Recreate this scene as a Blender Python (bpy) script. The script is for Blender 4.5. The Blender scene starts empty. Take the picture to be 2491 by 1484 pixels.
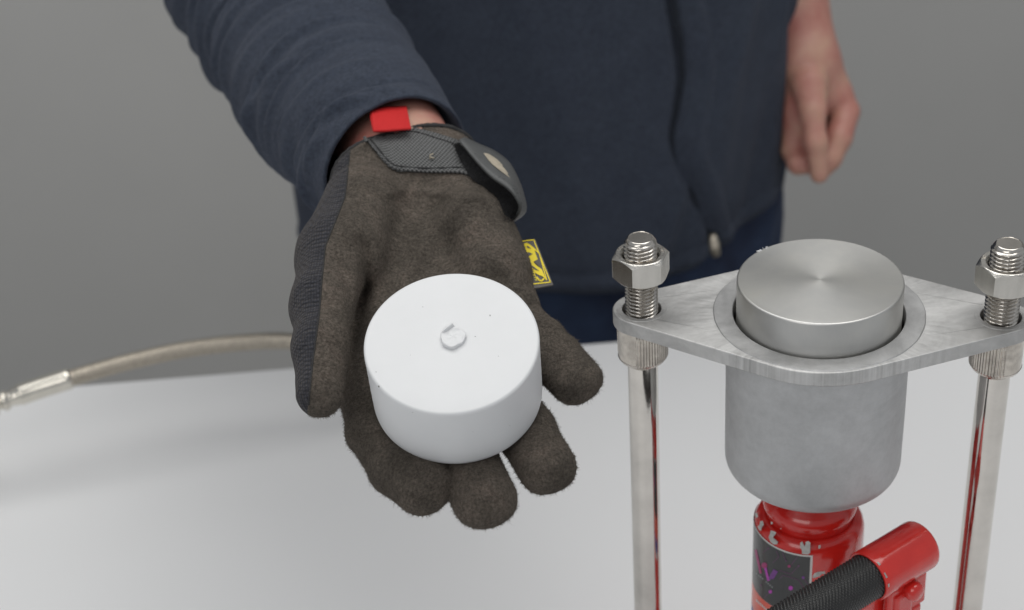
import bpy, math, random
import numpy as np
from mathutils import Vector, Matrix
from mathutils.bvhtree import BVHTree
random.seed(7); rng = np.random.default_rng(7)
PI = math.pi
S = bpy.context.scene
COL = S.collection

# ------------------------------------------------------------------ camera
PITCH, ROLL, CAMH, FPX = math.radians(32), math.radians(4), .724, 4034.0
fw = np.array([0, math.cos(PITCH), -math.sin(PITCH)])
up0 = np.array([0, math.sin(PITCH), math.cos(PITCH)]); rt0 = np.array([1., 0, 0])
RT = math.cos(ROLL)*rt0 - math.sin(ROLL)*up0
UP = math.cos(ROLL)*up0 + math.sin(ROLL)*rt0
CO = np.array([0, 0, CAMH])
cam = bpy.data.cameras.new('camera'); co = bpy.data.objects.new('camera', cam); COL.objects.link(co)
co.matrix_world = Matrix(((RT[0], UP[0], -fw[0], CO[0]), (RT[1], UP[1], -fw[1], CO[1]), (RT[2], UP[2], -fw[2], CO[2]), (0, 0, 0, 1)))
cam.lens = FPX/2491*36; cam.sensor_width = 36; cam.clip_start = .02; cam.clip_end = 50
cam.dof.use_dof = True; cam.dof.focus_distance = .745; cam.dof.aperture_fstop = 9.0
S.camera = co

# ------------------------------------------------------------------ world and lamps
w = bpy.data.worlds.new('World'); S.world = w; w.use_nodes = True
bgn = w.node_tree.nodes['Background']; bgn.inputs[0].default_value = (.93, .96, 1, 1); bgn.inputs[1].default_value = .39
def area(name, loc, target, sx, sy, power, col):
    l = bpy.data.lights.new(name, 'AREA'); l.shape = 'RECTANGLE'; l.size = sx; l.size_y = sy; l.energy = power; l.color = col
    o = bpy.data.objects.new(name, l); COL.objects.link(o); o.location = loc
    o.rotation_euler = (Vector(target)-Vector(loc)).to_track_quat('-Z', 'Y').to_euler()
    return o
area('ceiling_softbox', (.15, 1.0, 1.9), (.05, .8, 0), 1.9, 1.1, 19.5, (1, .985, .955))
area('front_fill', (-.75, -.75, 1.55), (0, .8, .1), 1.3, .9, 8, (1, .975, .94))  # added fill from behind the camera, lifts the jacket and cup
area('rear_wall_fill', (-.3, 1.5, 1.5), (-.3, 2.15, -.1), 2.6, .5, 3.6, (1, .985, .96)).data.spread = math.radians(100)  # added wash, aimed at the wall only to brighten it
S.view_settings.view_transform = 'Standard'; S.view_settings.look = 'None'
S.view_settings.exposure = 0; S.view_settings.gamma = 1

# ------------------------------------------------------------------ measuring helpers (photo pixels at 2491 wide -> world)
def ray(u, v): return fw + RT*(u-1245.5)/FPX - UP*(v-742)/FPX
def at(u, v, d): return CO + d*ray(u, v)                      # d = depth in metres
def onz(u, v, z):
    r = ray(u, v); return CO + r*(z-CO[2])/r[2]
def cam2w(P):                                                 # camera-aligned mm -> world m
    P = np.asarray(P)/1000.; return CO + P[..., 0:1]*RT + P[..., 1:2]*UP - P[..., 2:3]*fw
def w2cam(P):
    q = np.asarray(P)-CO; return np.stack([q@RT, q@UP, -(q@fw)], -1)*1000
def cm(u, v, d): return np.array([(u-1245.5)*d/FPX, -(v-742)*d/FPX, -d])

# ------------------------------------------------------------------ object helpers
def mesh_obj(name, V, F, mat, parent=None, smooth=True, loc=None, sharp=None):
    me = bpy.data.meshes.new(name)
    V = np.asarray(V, float)
    if loc is not None: V = V-np.asarray(loc)
    me.from_pydata(V.tolist(), [], [list(map(int, f)) for f in F]); me.update()
    if smooth: me.polygons.foreach_set('use_smooth', [True]*len(me.polygons))
    if sharp and hasattr(me, 'set_sharp_from_angle'): me.set_sharp_from_angle(angle=math.radians(sharp))
    o = bpy.data.objects.new(name, me); COL.objects.link(o)
    if mat: me.materials.append(mat)
    if loc is not None: o.location = loc
    return o
def empty(name, loc, label, cat, group=None):
    o = bpy.data.objects.new(name, None); COL.objects.link(o); o.location = loc; o.empty_display_size = .05
    tag(o, label, cat, group); return o
def tag(o, label=None, cat=None, group=None, kind=None):
    for k, x in (('label', label), ('category', cat), ('group', group), ('kind', kind)):
        if x: o[k] = x
    return o
def child(o, p):                                              # parent meshes whose verts are world coordinates
    o.parent = p
    m = Matrix.Identity(4); q = p
    chain = []
    while q: chain.append(q); q = q.parent
    for q in reversed(chain):
        m = m @ q.matrix_parent_inverse @ Matrix.Translation(q.location) if q.parent else Matrix.Translation(q.location)
    o.matrix_parent_inverse = m.inverted(); return o
def add(name, VF, mat, parent, smooth=True, sharp=None):
    o = mesh_obj(name, VF[0], VF[1], mat, None, smooth, None, sharp)
    if parent: child(o, parent)
    return o
def solid(o, t, off=0.):
    m = o.modifiers.new('thickness', 'SOLIDIFY'); m.thickness = t; m.offset = off; return o
def join(*vfs):
    V = []; F = []; n = 0
    for v, f in vfs:
        V.append(np.asarray(v)); F += [[i+n for i in q] for q in f]; n += len(v)
    return np.concatenate(V), F
def gridVF(P, cu=False, cv=False, caps=False):                # P (nu, nv, 3); u = along, v = around
    nu, nv = P.shape[:2]; V = P.reshape(-1, 3); F = []
    for i in range(nu if cu else nu-1):
        a = i*nv; b = ((i+1) % nu)*nv
        for j in range(nv if cv else nv-1):
            k = (j+1) % nv; F.append((a+j, a+k, b+k, b+j))
    if caps: F.append(tuple(range(nv))[::-1]); F.append(tuple((nu-1)*nv+j for j in range(nv)))
    return V, F
def lathe(prof, c=(0, 0, 0), n=96, M=None, rf=None):
    """prof: list (r, z); closed ends where r=0"""
    th = np.linspace(0, 2*PI, n, endpoint=False); P = np.zeros((len(prof), n, 3))
    for i, (r, z) in enumerate(prof):
        rr = r if rf is None else rf(r, z, th)
        P[i, :, 0] = rr*np.cos(th); P[i, :, 1] = rr*np.sin(th); P[i, :, 2] = z
    if M is not None: P = P@np.array(M).T
    return gridVF(P+np.array(c), cv=True)
def frames(pts):
    pts = np.asarray(pts, float); T = np.gradient(pts, axis=0); T /= np.linalg.norm(T, axis=1)[:, None]
    N = np.zeros_like(T); a = np.array([0, 0, 1.]);
    if abs(T[0]@a) > .9: a = np.array([1., 0, 0])
    N[0] = a-(a@T[0])*T[0]; N[0] /= np.linalg.norm(N[0])
    for i in range(1, len(T)):
        x = N[i-1]-(N[i-1]@T[i])*T[i]; N[i] = x/np.linalg.norm(x)
    return T, N, np.cross(T, N)
def catmull(pts, n):
    P = np.asarray(pts, float); P = np.vstack([2*P[0]-P[1], P, 2*P[-1]-P[-2]]); out = []
    m = len(P)-3
    for t in np.linspace(0, m-1e-9, n):
        i = int(t); f = t-i; a, b, c, d = P[i:i+4]
        out.append(.5*((2*b)+(-a+c)*f+(2*a-5*b+4*c-d)*f*f+(-a+3*b-3*c+d)*f**3))
    return np.array(out)
def tube(pts, r, n=16, closed=False, rf=None, caps=True):
    pts = np.asarray(pts, float); T, N, B = frames(pts); th = np.linspace(0, 2*PI, n, endpoint=False)
    s = np.concatenate([[0], np.cumsum(np.linalg.norm(np.diff(pts, axis=0), axis=1))])
    P = np.zeros((len(pts), n, 3))
    for i in range(len(pts)):
        rr = (r[i] if hasattr(r, '__len__') else r)
        if rf: rr = rf(rr, s[i], th)
        P[i] = pts[i]+(np.cos(th)*rr)[:, None]*N[i]+(np.sin(th)*rr)[:, None]*B[i]
    return gridVF(P, cu=closed, cv=True, caps=caps and not closed)

# ------------------------------------------------------------------ materials
def newmat(name):
    m = bpy.data.materials.new(name); m.use_nodes = True; nt = m.node_tree
    return m, nt, nt.nodes['Principled BSDF']
def N(nt, t, **k):
    n = nt.nodes.new(t)
    for a, b in k.items(): setattr(n, a, b)
    return n
def rgb(*c): return (*c, 1)
def s2l(r, g, b): return tuple(((x/255)/12.92 if x/255 < .04045 else ((x/255+.055)/1.055)**2.4) for x in (r, g, b))
def noise(nt, scale, detail=4, rough=.6, coord='Object', dist=0, stretch=None):
    tc = N(nt, 'ShaderNodeTexCoord'); n = N(nt, 'ShaderNodeTexNoise'); n.inputs['Scale'].default_value = scale
    n.inputs['Detail'].default_value = detail; n.inputs['Roughness'].default_value = rough; n.inputs['Distortion'].default_value = dist
    if stretch:
        mp = N(nt, 'ShaderNodeMapping'); mp.inputs['Scale'].default_value = stretch
        nt.links.new(tc.outputs[coord], mp.inputs[0]); nt.links.new(mp.outputs[0], n.inputs['Vector'])
    else: nt.links.new(tc.outputs[coord], n.inputs['Vector'])
    return n.outputs['Fac']
def ramp(nt, fac, stops):
    r = N(nt, 'ShaderNodeValToRGB'); e = r.color_ramp.elements
    while len(e) < len(stops): e.new(.5)
    for q, (p, c) in zip(e, stops): q.position = p; q.color = rgb(*c) if len(c) == 3 else c
    nt.links.new(fac, r.inputs[0]); return r.outputs[0]
def bump(nt, h, strength, dist, prev=None):
    b = N(nt, 'ShaderNodeBump'); b.inputs['Strength'].default_value = strength; b.inputs['Distance'].default_value = dist
    nt.links.new(h, b.inputs['Height'])
    if prev: nt.links.new(prev, b.inputs['Normal'])
    return b.outputs[0]
def plain(name, col, rough=.5, metal=0, nscale=60, var=.12, bmp=0, bdist=.0005, coat=0, bscale=None, sheen=0, stretch=None):
    m, nt, b = newmat(name)
    f = noise(nt, nscale, 5, .6, stretch=stretch)
    c = ramp(nt, f, [(.25, tuple(x*(1-var) for x in col)), (.75, tuple(min(1, x*(1+var)) for x in col))])
    nt.links.new(c, b.inputs['Base Color']); b.inputs['Roughness'].default_value = rough; b.inputs['Metallic'].default_value = metal
    b.inputs['Coat Weight'].default_value = coat; b.inputs['Sheen Weight'].default_value = sheen
    if bmp:
        h = noise(nt, bscale or nscale*8, 5, .65, stretch=stretch); nt.links.new(bump(nt, h, bmp, bdist), b.inputs['Normal'])
    return m
M = {}
M['wall'] = plain('painted_wall', (.46, .457, .447), .9, nscale=3, var=.03, bmp=.15, bscale=300)
M['floor'] = plain('floor_grey', (.32, .32, .31), .7, nscale=4, var=.08)
def mk_table():
    m, nt, b = newmat('white_laminate')
    f = noise(nt, 2.5, 4, .5); nt.links.new(ramp(nt, f, [(.3, (.745, .75, .757)), (.7, (.775, .78, .787))]), b.inputs['Base Color'])
    f2 = noise(nt, 900, 3, .6); nt.links.new(bump(nt, f2, .06, .0002), b.inputs['Normal'])
    r = noise(nt, 9, 4, .6); nt.links.new(ramp(nt, r, [(.3, (.34,)*3), (.7, (.46,)*3)]), b.inputs['Roughness'])
    return m
M['table'] = mk_table()
def mk_fleece(name, col, hi):
    m, nt, b = newmat(name)
    f = noise(nt, 35, 6, .7); c = ramp(nt, f, [(.3, col), (.75, hi)]); 
    f3 = noise(nt, 420, 5, .85)
    mx = N(nt, 'ShaderNodeMixRGB', blend_type='MULTIPLY'); mx.inputs[0].default_value = .7
    nt.links.new(c, mx.inputs[1]); nt.links.new(ramp(nt, f3, [(.36, (.55,)*3), (.64, (1.45,)*3)]), mx.inputs[2])
    nt.links.new(mx.outputs[0], b.inputs['Base Color'])
    b.inputs['Roughness'].default_value = .95; b.inputs['Specular IOR Level'].default_value = .15
    b.inputs['Sheen Weight'].default_value = .12; b.inputs['Sheen Roughness'].default_value = .5; b.inputs['Sheen Tint'].default_value = (.6, .63, .75, 1)
    b1 = bump(nt, noise(nt, 700, 4, .8), .8, .0012); b2 = bump(nt, noise(nt, 90, 4, .6), .35, .002, b1)
    nt.links.new(b2, b.inputs['Normal']); return m
M['fleece'] = mk_fleece('navy_fleece', (.035, .043, .062), (.047, .057, .079))
M['fleece_trim'] = mk_fleece('navy_trim', (.012, .015, .022), (.018, .022, .03))
def mk_denim():
    m, nt, b = newmat('blue_denim')
    f = noise(nt, 14, 5, .6); nt.links.new(ramp(nt, f, [(.35, (.016, .024, .055)), (.7, (.040, .068, .135))]), b.inputs['Base Color'])
    b.inputs['Roughness'].default_value = .9; nt.links.new(bump(nt, noise(nt, 900, 2, .5, stretch=(1, 1, .2)), .4, .0005), b.inputs['Normal']); return m
M['denim'] = mk_denim()
def mk_skin():
    m, nt, b = newmat('skin')
    f = noise(nt, 28, 5, .6); nt.links.new(ramp(nt, f, [(.34, (.40, .145, .12)), (.5, (.47, .235, .185)), (.66, (.52, .32, .23))]), b.inputs['Base Color'])
    b.inputs['Roughness'].default_value = .5; b.inputs['Subsurface Weight'].default_value = .12; b.inputs['Subsurface Radius'].default_value = (.006, .002, .001); b.inputs['Subsurface Scale'].default_value = 1
    nt.links.new(bump(nt, noise(nt, 500, 4, .6), .25, .0004), b.inputs['Normal']); return m
M['skin'] = mk_skin()
def mk_glove():
    """brown suede where attribute seam > 0, dark knit where it is < 0"""
    m, nt, b = newmat('glove_fabric')
    a = N(nt, 'ShaderNodeAttribute', attribute_name='seam')
    big = noise(nt, 26, 8, .75, dist=.6); fine = noise(nt, 800, 4, .7)
    c1 = ramp(nt, big, [(.34, (.056, .049, .042)), (.47, (.094, .083, .071)), (.57, (.128, .110, .094)), (.68, (.185, .150, .128))])
    sp = ramp(nt, fine, [(.36, (.50, .48, .46)), (.64, (1.65, 1.61, 1.57))])
    mx = N(nt, 'ShaderNodeMixRGB', blend_type='MULTIPLY'); mx.inputs[0].default_value = .8
    nt.links.new(c1, mx.inputs[1]); nt.links.new(sp, mx.inputs[2])
    # worn dark specks
    dk = ramp(nt, noise(nt, 190, 6, .8), [(.30, (.55, .52, .5)), (.42, (1, 1, 1))])
    mx2 = N(nt, 'ShaderNodeMixRGB', blend_type='MULTIPLY'); mx2.inputs[0].default_value = 1
    nt.links.new(mx.outputs[0], mx2.inputs[1]); nt.links.new(dk, mx2.inputs[2])
    # knit
    tc = N(nt, 'ShaderNodeTexCoord'); mp = N(nt, 'ShaderNodeMapping'); mp.inputs['Scale'].default_value = (760, 560, 800); mp.inputs['Rotation'].default_value = (.3, .2, .2)
    vo = N(nt, 'ShaderNodeTexVoronoi'); vo.inputs['Scale'].default_value = 1; vo.inputs['Randomness'].default_value = .25
    nt.links.new(tc.outputs['Object'], mp.inputs[0]); nt.links.new(mp.outputs[0], vo.inputs['Vector'])
    kc = ramp(nt, vo.outputs['Distance'], [(.1, (.055, .058, .070)), (.7, (.018, .019, .024))])
    sw = N(nt, 'ShaderNodeMath', operation='GREATER_THAN'); sw.inputs[1].default_value = 0; nt.links.new(a.outputs['Fac'], sw.inputs[0])
    fin = N(nt, 'ShaderNodeMixRGB'); nt.links.new(sw.outputs[0], fin.inputs[0]); nt.links.new(kc, fin.inputs[1]); nt.links.new(mx2.outputs[0], fin.inputs[2])
    nt.links.new(fin.outputs[0], b.inputs['Base Color'])
    inv = N(nt, 'ShaderNodeMath', operation='SUBTRACT'); inv.inputs[0].default_value = 1; nt.links.new(vo.outputs['Distance'], inv.inputs[1])
    kb = N(nt, 'ShaderNodeMath', operation='MULTIPLY'); kb.inputs[1].default_value = .35; nt.links.new(inv.outputs[0], kb.inputs[0]); inv = kb
    hb = N(nt, 'ShaderNodeMixRGB'); nt.links.new(sw.outputs[0], hb.inputs[0]); nt.links.new(inv.outputs[0], hb.inputs[1]); nt.links.new(noise(nt, 430, 6, .8), hb.inputs[2])
    b1 = bump(nt, hb.outputs[0], 1, .0022); b2 = bump(nt, noise(nt, 70, 5, .65, dist=.8), .7, .004, b1)
    nt.links.new(b2, b.inputs['Normal'])
    b.inputs['Roughness'].default_value = .95; b.inputs['Specular IOR Level'].default_value = .12
    b.inputs['Sheen Weight'].default_value = .12; b.inputs['Sheen Roughness'].default_value = .6; b.inputs['Sheen Tint'].default_value = (.9, .8, .7, 1)
    return m
M['glove'] = mk_glove()
M['fuzz'] = plain('suede_fibre', (.125, .105, .085), .9, nscale=300, var=.5)
M['piping'] = plain('black_binding', (.028, .028, .029), .85, nscale=300, var=.4, bmp=.7, bscale=1500)
def mk_webbing(name, c0, c1, scale, rough=.7, rot=0):
    m, nt, b = newmat(name)
    uv = N(nt, 'ShaderNodeUVMap'); mp = N(nt, 'ShaderNodeMapping'); mp.inputs['Scale'].default_value = (scale[0], scale[1], 1)
    nt.links.new(uv.outputs[0], mp.inputs[0]); sx = N(nt, 'ShaderNodeSeparateXYZ'); nt.links.new(mp.outputs[0], sx.inputs[0])
    def sn(o, ph=0):
        ad = N(nt, 'ShaderNodeMath', operation='ADD'); ad.inputs[1].default_value = ph; nt.links.new(o, ad.inputs[0])
        s = N(nt, 'ShaderNodeMath', operation='SINE'); nt.links.new(ad.outputs[0], s.inputs[0]); return s.outputs[0]
    mu = N(nt, 'ShaderNodeMath', operation='MULTIPLY'); nt.links.new(sn(sx.outputs[0]), mu.inputs[0]); nt.links.new(sn(sx.outputs[1]), mu.inputs[1])
    ma = N(nt, 'ShaderNodeMath', operation='MULTIPLY_ADD'); ma.inputs[1].default_value = .5; ma.inputs[2].default_value = .5; nt.links.new(mu.outputs[0], ma.inputs[0])
    nz = noise(nt, 700, 4, .7); ad = N(nt, 'ShaderNodeMath', operation='MULTIPLY_ADD'); ad.inputs[1].default_value = .6; nt.links.new(nz, ad.inputs[0]); 
    sb = N(nt, 'ShaderNodeMath', operation='SUBTRACT'); sb.inputs[1].default_value = .3; nt.links.new(ma.outputs[0], sb.inputs[0]); nt.links.new(sb.outputs[0], ad.inputs[2])
    nt.links.new(ramp(nt, ad.outputs[0], [(.1, c0), (.8, c1)]), b.inputs['Base Color'])
    nt.links.new(bump(nt, ad.outputs[0], .7, .0006), b.inputs['Normal']); b.inputs['Roughness'].default_value = rough; b.inputs['Specular IOR Level'].default_value = .3
    return m
M['strap'] = mk_webbing('strap_weave', (.030, .031, .032), (.17, .172, .172), (210, 84))
M['red_web'] = mk_webbing('red_ribbon', (.50, .012, .014), (.78, .035, .035), (150, 60), .6)
M['rubber_grey'] = plain('grey_rubber', (.085, .088, .088), .55, nscale=120, var=.15, bmp=.2)
M['velcro'] = plain('black_loop_pile', (.008, .008, .009), 1, nscale=800, var=.8, bmp=1, bscale=1200, bdist=.001)
M['tan'] = plain('tan_print', (.42, .37, .29), .6, nscale=200, var=.2)
M['label_dark'] = plain('label_dark', (.085, .078, .072), .5, nscale=200, var=.1)
M['yellow'] = plain('yellow_print', (.78, .62, .02), .5, nscale=200, var=.06)
M['yellow_dim'] = plain('yellow_thread', (.52, .44, .06), .6, nscale=500, var=.3)
M['pvc'] = plain('clear_edge', (.2, .2, .2), .3)
def mk_white():
    m, nt, b = newmat('white_plastic')
    f = noise(nt, 30, 4, .6); nt.links.new(ramp(nt, f, [(.3, (.725, .735, .745)), (.7, (.755, .765, .775))]), b.inputs['Base Color'])
    b.inputs['Roughness'].default_value = .5; b.inputs['Subsurface Weight'].default_value = .25; b.inputs['Subsurface Radius'].default_value = (1, 1, 1); b.inputs['Subsurface Scale'].default_value = .003
    b1 = bump(nt, noise(nt, 1400, 3, .6), .10, .0003); b2 = bump(nt, noise(nt, 45, 3, .5), .12, .001, b1); nt.links.new(b2, b.inputs['Normal']); return m
M['white'] = mk_white()
M['speck'] = plain('dark_speck', (.08, .075, .07), .9)
def mk_plate(name, base, r0, r1, streak=None, dirt=1., metal=1., sc=30):
    m, nt, b = newmat(name)
    f = noise(nt, sc, 6, .65, dist=.8)
    c = ramp(nt, f, [(.32, tuple(x*(1-.28*dirt) for x in base)), (.5, base), (.66, tuple(min(1, x*(1+.22*dirt)) for x in base))])
    f2 = noise(nt, 140, 6, .75)
    mx = N(nt, 'ShaderNodeMixRGB', blend_type='MULTIPLY'); mx.inputs[0].default_value = .5
    nt.links.new(c, mx.inputs[1]); nt.links.new(ramp(nt, f2, [(.3, (.78,)*3), (.7, (1.12,)*3)]), mx.inputs[2])
    nt.links.new(mx.outputs[0], b.inputs['Base Color'])
    nt.links.new(ramp(nt, f, [(.3, (r0,)*3), (.7, (r1,)*3)]), b.inputs['Roughness']); b.inputs['Metallic'].default_value = metal
    h = noise(nt, 500, 5, .7, stretch=streak); b1 = bump(nt, h, .25, .0003)
    nt.links.new(bump(nt, noise(nt, 2500, 2, .7), .25, .0001, b1), b.inputs['Normal']); return m
M['plate'] = mk_plate('ground_steel_plate', (.53, .527, .52), .45, .6, dirt=1.1, metal=.85, sc=24)
def brushed_zone():                                            # radial grinder marks round the welded ring
    nt = M['plate'].node_tree; b = nt.nodes['Principled BSDF']; old = b.inputs['Base Color'].links[0].from_socket
    tc = N(nt, 'ShaderNodeTexCoord'); sb = N(nt, 'ShaderNodeVectorMath', operation='SUBTRACT'); sb.inputs[1].default_value = (.14337, .65328, 0)
    nt.links.new(tc.outputs['Object'], sb.inputs[0]); sp = N(nt, 'ShaderNodeSeparateXYZ'); nt.links.new(sb.outputs[0], sp.inputs[0])
    an = N(nt, 'ShaderNodeMath', operation='ARCTAN2'); nt.links.new(sp.outputs[1], an.inputs[0]); nt.links.new(sp.outputs[0], an.inputs[1])
    cb = N(nt, 'ShaderNodeCombineXYZ'); nt.links.new(sp.outputs[0], cb.inputs[0]); nt.links.new(sp.outputs[1], cb.inputs[1])
    ln = N(nt, 'ShaderNodeVectorMath', operation='LENGTH'); nt.links.new(cb.outputs[0], ln.inputs[0])
    am = N(nt, 'ShaderNodeMath', operation='MULTIPLY'); am.inputs[1].default_value = 26; nt.links.new(an.outputs[0], am.inputs[0])
    rm = N(nt, 'ShaderNodeMath', operation='MULTIPLY'); rm.inputs[1].default_value = 70; nt.links.new(ln.outputs['Value'], rm.inputs[0])
    c2 = N(nt, 'ShaderNodeCombineXYZ'); nt.links.new(am.outputs[0], c2.inputs[0]); nt.links.new(rm.outputs[0], c2.inputs[1])
    nz = N(nt, 'ShaderNodeTexNoise'); nz.inputs['Scale'].default_value = 1; nz.inputs['Detail'].default_value = 5; nz.inputs['Roughness'].default_value = .7; nt.links.new(c2.outputs[0], nz.inputs['Vector'])
    msk = ramp(nt, ln.outputs['Value'], [(.0495, (0, 0, 0)), (.0505, (1, 1, 1)), (.056, (.8, .8, .8)), (.072, (0, 0, 0))])
    st = ramp(nt, nz.outputs['Fac'], [(.35, (.0, .0, .0)), (.68, (1, 1, 1))])
    mm = N(nt, 'ShaderNodeMath', operation='MULTIPLY'); nt.links.new(msk, mm.inputs[0]); nt.links.new(st, mm.inputs[1])
    mx = N(nt, 'ShaderNodeMixRGB'); m3 = N(nt, 'ShaderNodeMath', operation='MULTIPLY'); m3.inputs[1].default_value = .5; nt.links.new(mm.outputs[0], m3.inputs[0]); nt.links.new(m3.outputs[0], mx.inputs[0]); nt.links.new(old, mx.inputs[1]); mx.inputs[2].default_value = (.82, .82, .815, 1)
    nt.links.new(mx.outputs[0], b.inputs['Base Color'])
brushed_zone()
M['cup'] = mk_plate('frosted_aluminium', (.53, .535, .54), .46, .62, dirt=.5, metal=.6, sc=13)
M['weld'] = mk_plate('ground_weld_ring', (.50, .50, .50), .42, .52, dirt=.7, metal=.85)
M['stain'] = mk_plate('grinding_marks', (.66, .66, .655), .5, .62, streak=(.15, 3, 1), dirt=.7)
M['stain_dark'] = mk_plate('heat_stain', (.44, .435, .42), .4, .5, dirt=.5)
def mk_turned():
    m, nt, b = newmat('turned_steel')
    tc = N(nt, 'ShaderNodeTexCoord'); ln = N(nt, 'ShaderNodeVectorMath', operation='LENGTH')
    mp = N(nt, 'ShaderNodeMapping'); mp.inputs['Scale'].default_value = (1, 1, 0); nt.links.new(tc.outputs['Object'], mp.inputs[0]); nt.links.new(mp.outputs[0], ln.inputs[0])
    wn = N(nt, 'ShaderNodeTexNoise'); wn.noise_dimensions = '1D'; wn.inputs['Scale'].default_value = 900; wn.inputs['Detail'].default_value = 4
    nt.links.new(ln.outputs['Value'], wn.inputs['W'])
    f = noise(nt, 22, 6, .6, dist=.3); c = ramp(nt, f, [(.3, (.55, .55, .54)), (.55, (.63, .625, .60)), (.75, (.67, .66, .61))])
    nt.links.new(c, b.inputs['Base Color']); b.inputs['Metallic'].default_value = 1
    b.inputs['Roughness'].default_value = .45; b.inputs['Anisotropic'].default_value = .38; b.inputs['Anisotropic Rotation'].default_value = .25
    tg = N(nt, 'ShaderNodeTangent'); tg.direction_type = 'RADIAL'; tg.axis = 'Z'; nt.links.new(tg.outputs[0], b.inputs['Tangent'])
    nt.links.new(bump(nt, wn.outputs[0], .12, .00008), b.inputs['Normal']); return m
M['turned'] = mk_turned()
M['bore'] = plain('dark_bore', (.30, .27, .25), .28, 1, nscale=60, var=.3)
M['chrome'] = plain('polished_stainless', (.66, .63, .59), .10, 1, nscale=50, var=.14, bmp=.05, bscale=250)
M['bolt'] = plain('stainless_bolt', (.58, .55, .51), .2, 1, nscale=120, var=.12)
M['nut'] = plain('stainless_nut', (.64, .62, .58), .27, 1, nscale=150, var=.15, bmp=.3, bscale=600, stretch=(1, 1, .15))
M['knurl'] = plain('knurled_steel', (.55, .51, .46), .22, 1, nscale=200, var=.3)
def mk_red():
    m, nt, b = newmat('red_enamel')
    f = noise(nt, 40, 5, .6); nt.links.new(ramp(nt, f, [(.3, (.56, .016, .013)), (.7, (.70, .030, .020))]), b.inputs['Base Color'])
    b.inputs['Roughness'].default_value = .22; b.inputs['Coat Weight'].default_value = .6; b.inputs['Coat Roughness'].default_value = .08
    nt.links.new(bump(nt, noise(nt, 130, 4, .6), .12, .0008), b.inputs['Normal']); return m
M['red'] = mk_red()
M['chip'] = plain('bare_metal_chip', (.45, .45, .43), .45, .4, nscale=400, var=.25)
M['grip'] = plain('black_rubber_grip', (.020, .020, .020), .3, nscale=300, var=.3)
M['dark_print'] = plain('sticker_dark', (.030, .032, .033), .32, nscale=60, var=.1, coat=.25)
M['orange_print'] = plain('sticker_orange', (.72, .10, .06), .32, nscale=60, var=.08, coat=.25)
M['white_print'] = plain('sticker_white', (.62, .62, .60), .4, nscale=100, var=.06)
M['grey_print'] = plain('sticker_grey', (.22, .24, .24), .4)
M['magenta'] = plain('sticker_magenta', (.42, .05, .40), .4, var=.08)
M['purple'] = plain('sticker_purple', (.17, .045, .24), .4, var=.08)
M['pink'] = plain('sticker_pink', (.35, .03, .15), .4, var=.08)
M['violet_line'] = plain('sticker_line', (.12, .04, .11), .4, var=.08)
M['blue_print'] = plain('sticker_blue', (.12, .10, .30), .4, var=.08)
M['braid'] = plain('braided_steel', (.42, .38, .32), .34, 1, nscale=400, var=.25)
M['ferrule'] = plain('crimp_ferrule', (.70, .67, .60), .2, 1, nscale=90, var=.08)
M['brass_zip'] = plain('zip_metal', (.62, .56, .46), .35, .8, nscale=200, var=.2)

# ------------------------------------------------------------------ SETTING
def slab(x0, x1, y0, y1, z0, z1, bev=.0):
    V = [(x, y, z) for z in (z0, z1) for x, y in ((x0, y0), (x1, y0), (x1, y1), (x0, y1))]
    return np.array(V, float), [(0, 3, 2, 1), (4, 5, 6, 7), (0, 1, 5, 4), (1, 2, 6, 5), (2, 3, 7, 6), (3, 0, 4, 7)]
o = mesh_obj('wall', *slab(-4, 4, 2.15, 2.3, -.9, 2.3), M['wall'], smooth=False); tag(o, 'plain grey wall blurred behind the person', kind='structure')
o = mesh_obj('floor', *slab(-4, 4, -3, 2.15, -1.0, -.9), M['floor'], smooth=False); tag(o, 'grey floor below the table', kind='structure')
tb = empty('table', (0, .4, -.9), 'white laminate table with a plain smooth top under the press', 'table')
V, F = slab(-1.3, 1.3, -.55, 0, -.036, 0)
a = math.radians(1.2); V = V@np.array([[math.cos(a), math.sin(a), 0], [-math.sin(a), math.cos(a), 0], [0, 0, 1]])+np.array([0, 1.093, 0])
o = add('tabletop', (V, F), M['table'], tb, False); bv = o.modifiers.new('edge', 'BEVEL'); bv.width = .003; bv.segments = 3
V, F = slab(-1.3, 1.3, -1.2, -.5502, -.036, 0)
# the whole top in one sheet (front half reaches under the camera)
V = V@np.array([[math.cos(a), math.sin(a), 0], [-math.sin(a), math.cos(a), 0], [0, 0, 1]])+np.array([0, 1.093, 0])
o.data.clear_geometry(); VV, FF = slab(-1.3, 1.3, -1.2, 0, -.036, 0)
VV = VV@np.array([[math.cos(a), math.sin(a), 0], [-math.sin(a), math.cos(a), 0], [0, 0, 1]])+np.array([0, 1.093, 0])
o.data.from_pydata(VV.tolist(), [], FF); o.data.update()
for x, y in ((-1.22, .0), (1.2, .0), (-1.22, .98), (1.2, 1.0)):
    add('leg', slab(x-.025, x+.025, y-.025, y+.025, -.9, -.036), M['chrome'], tb, False)

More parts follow.
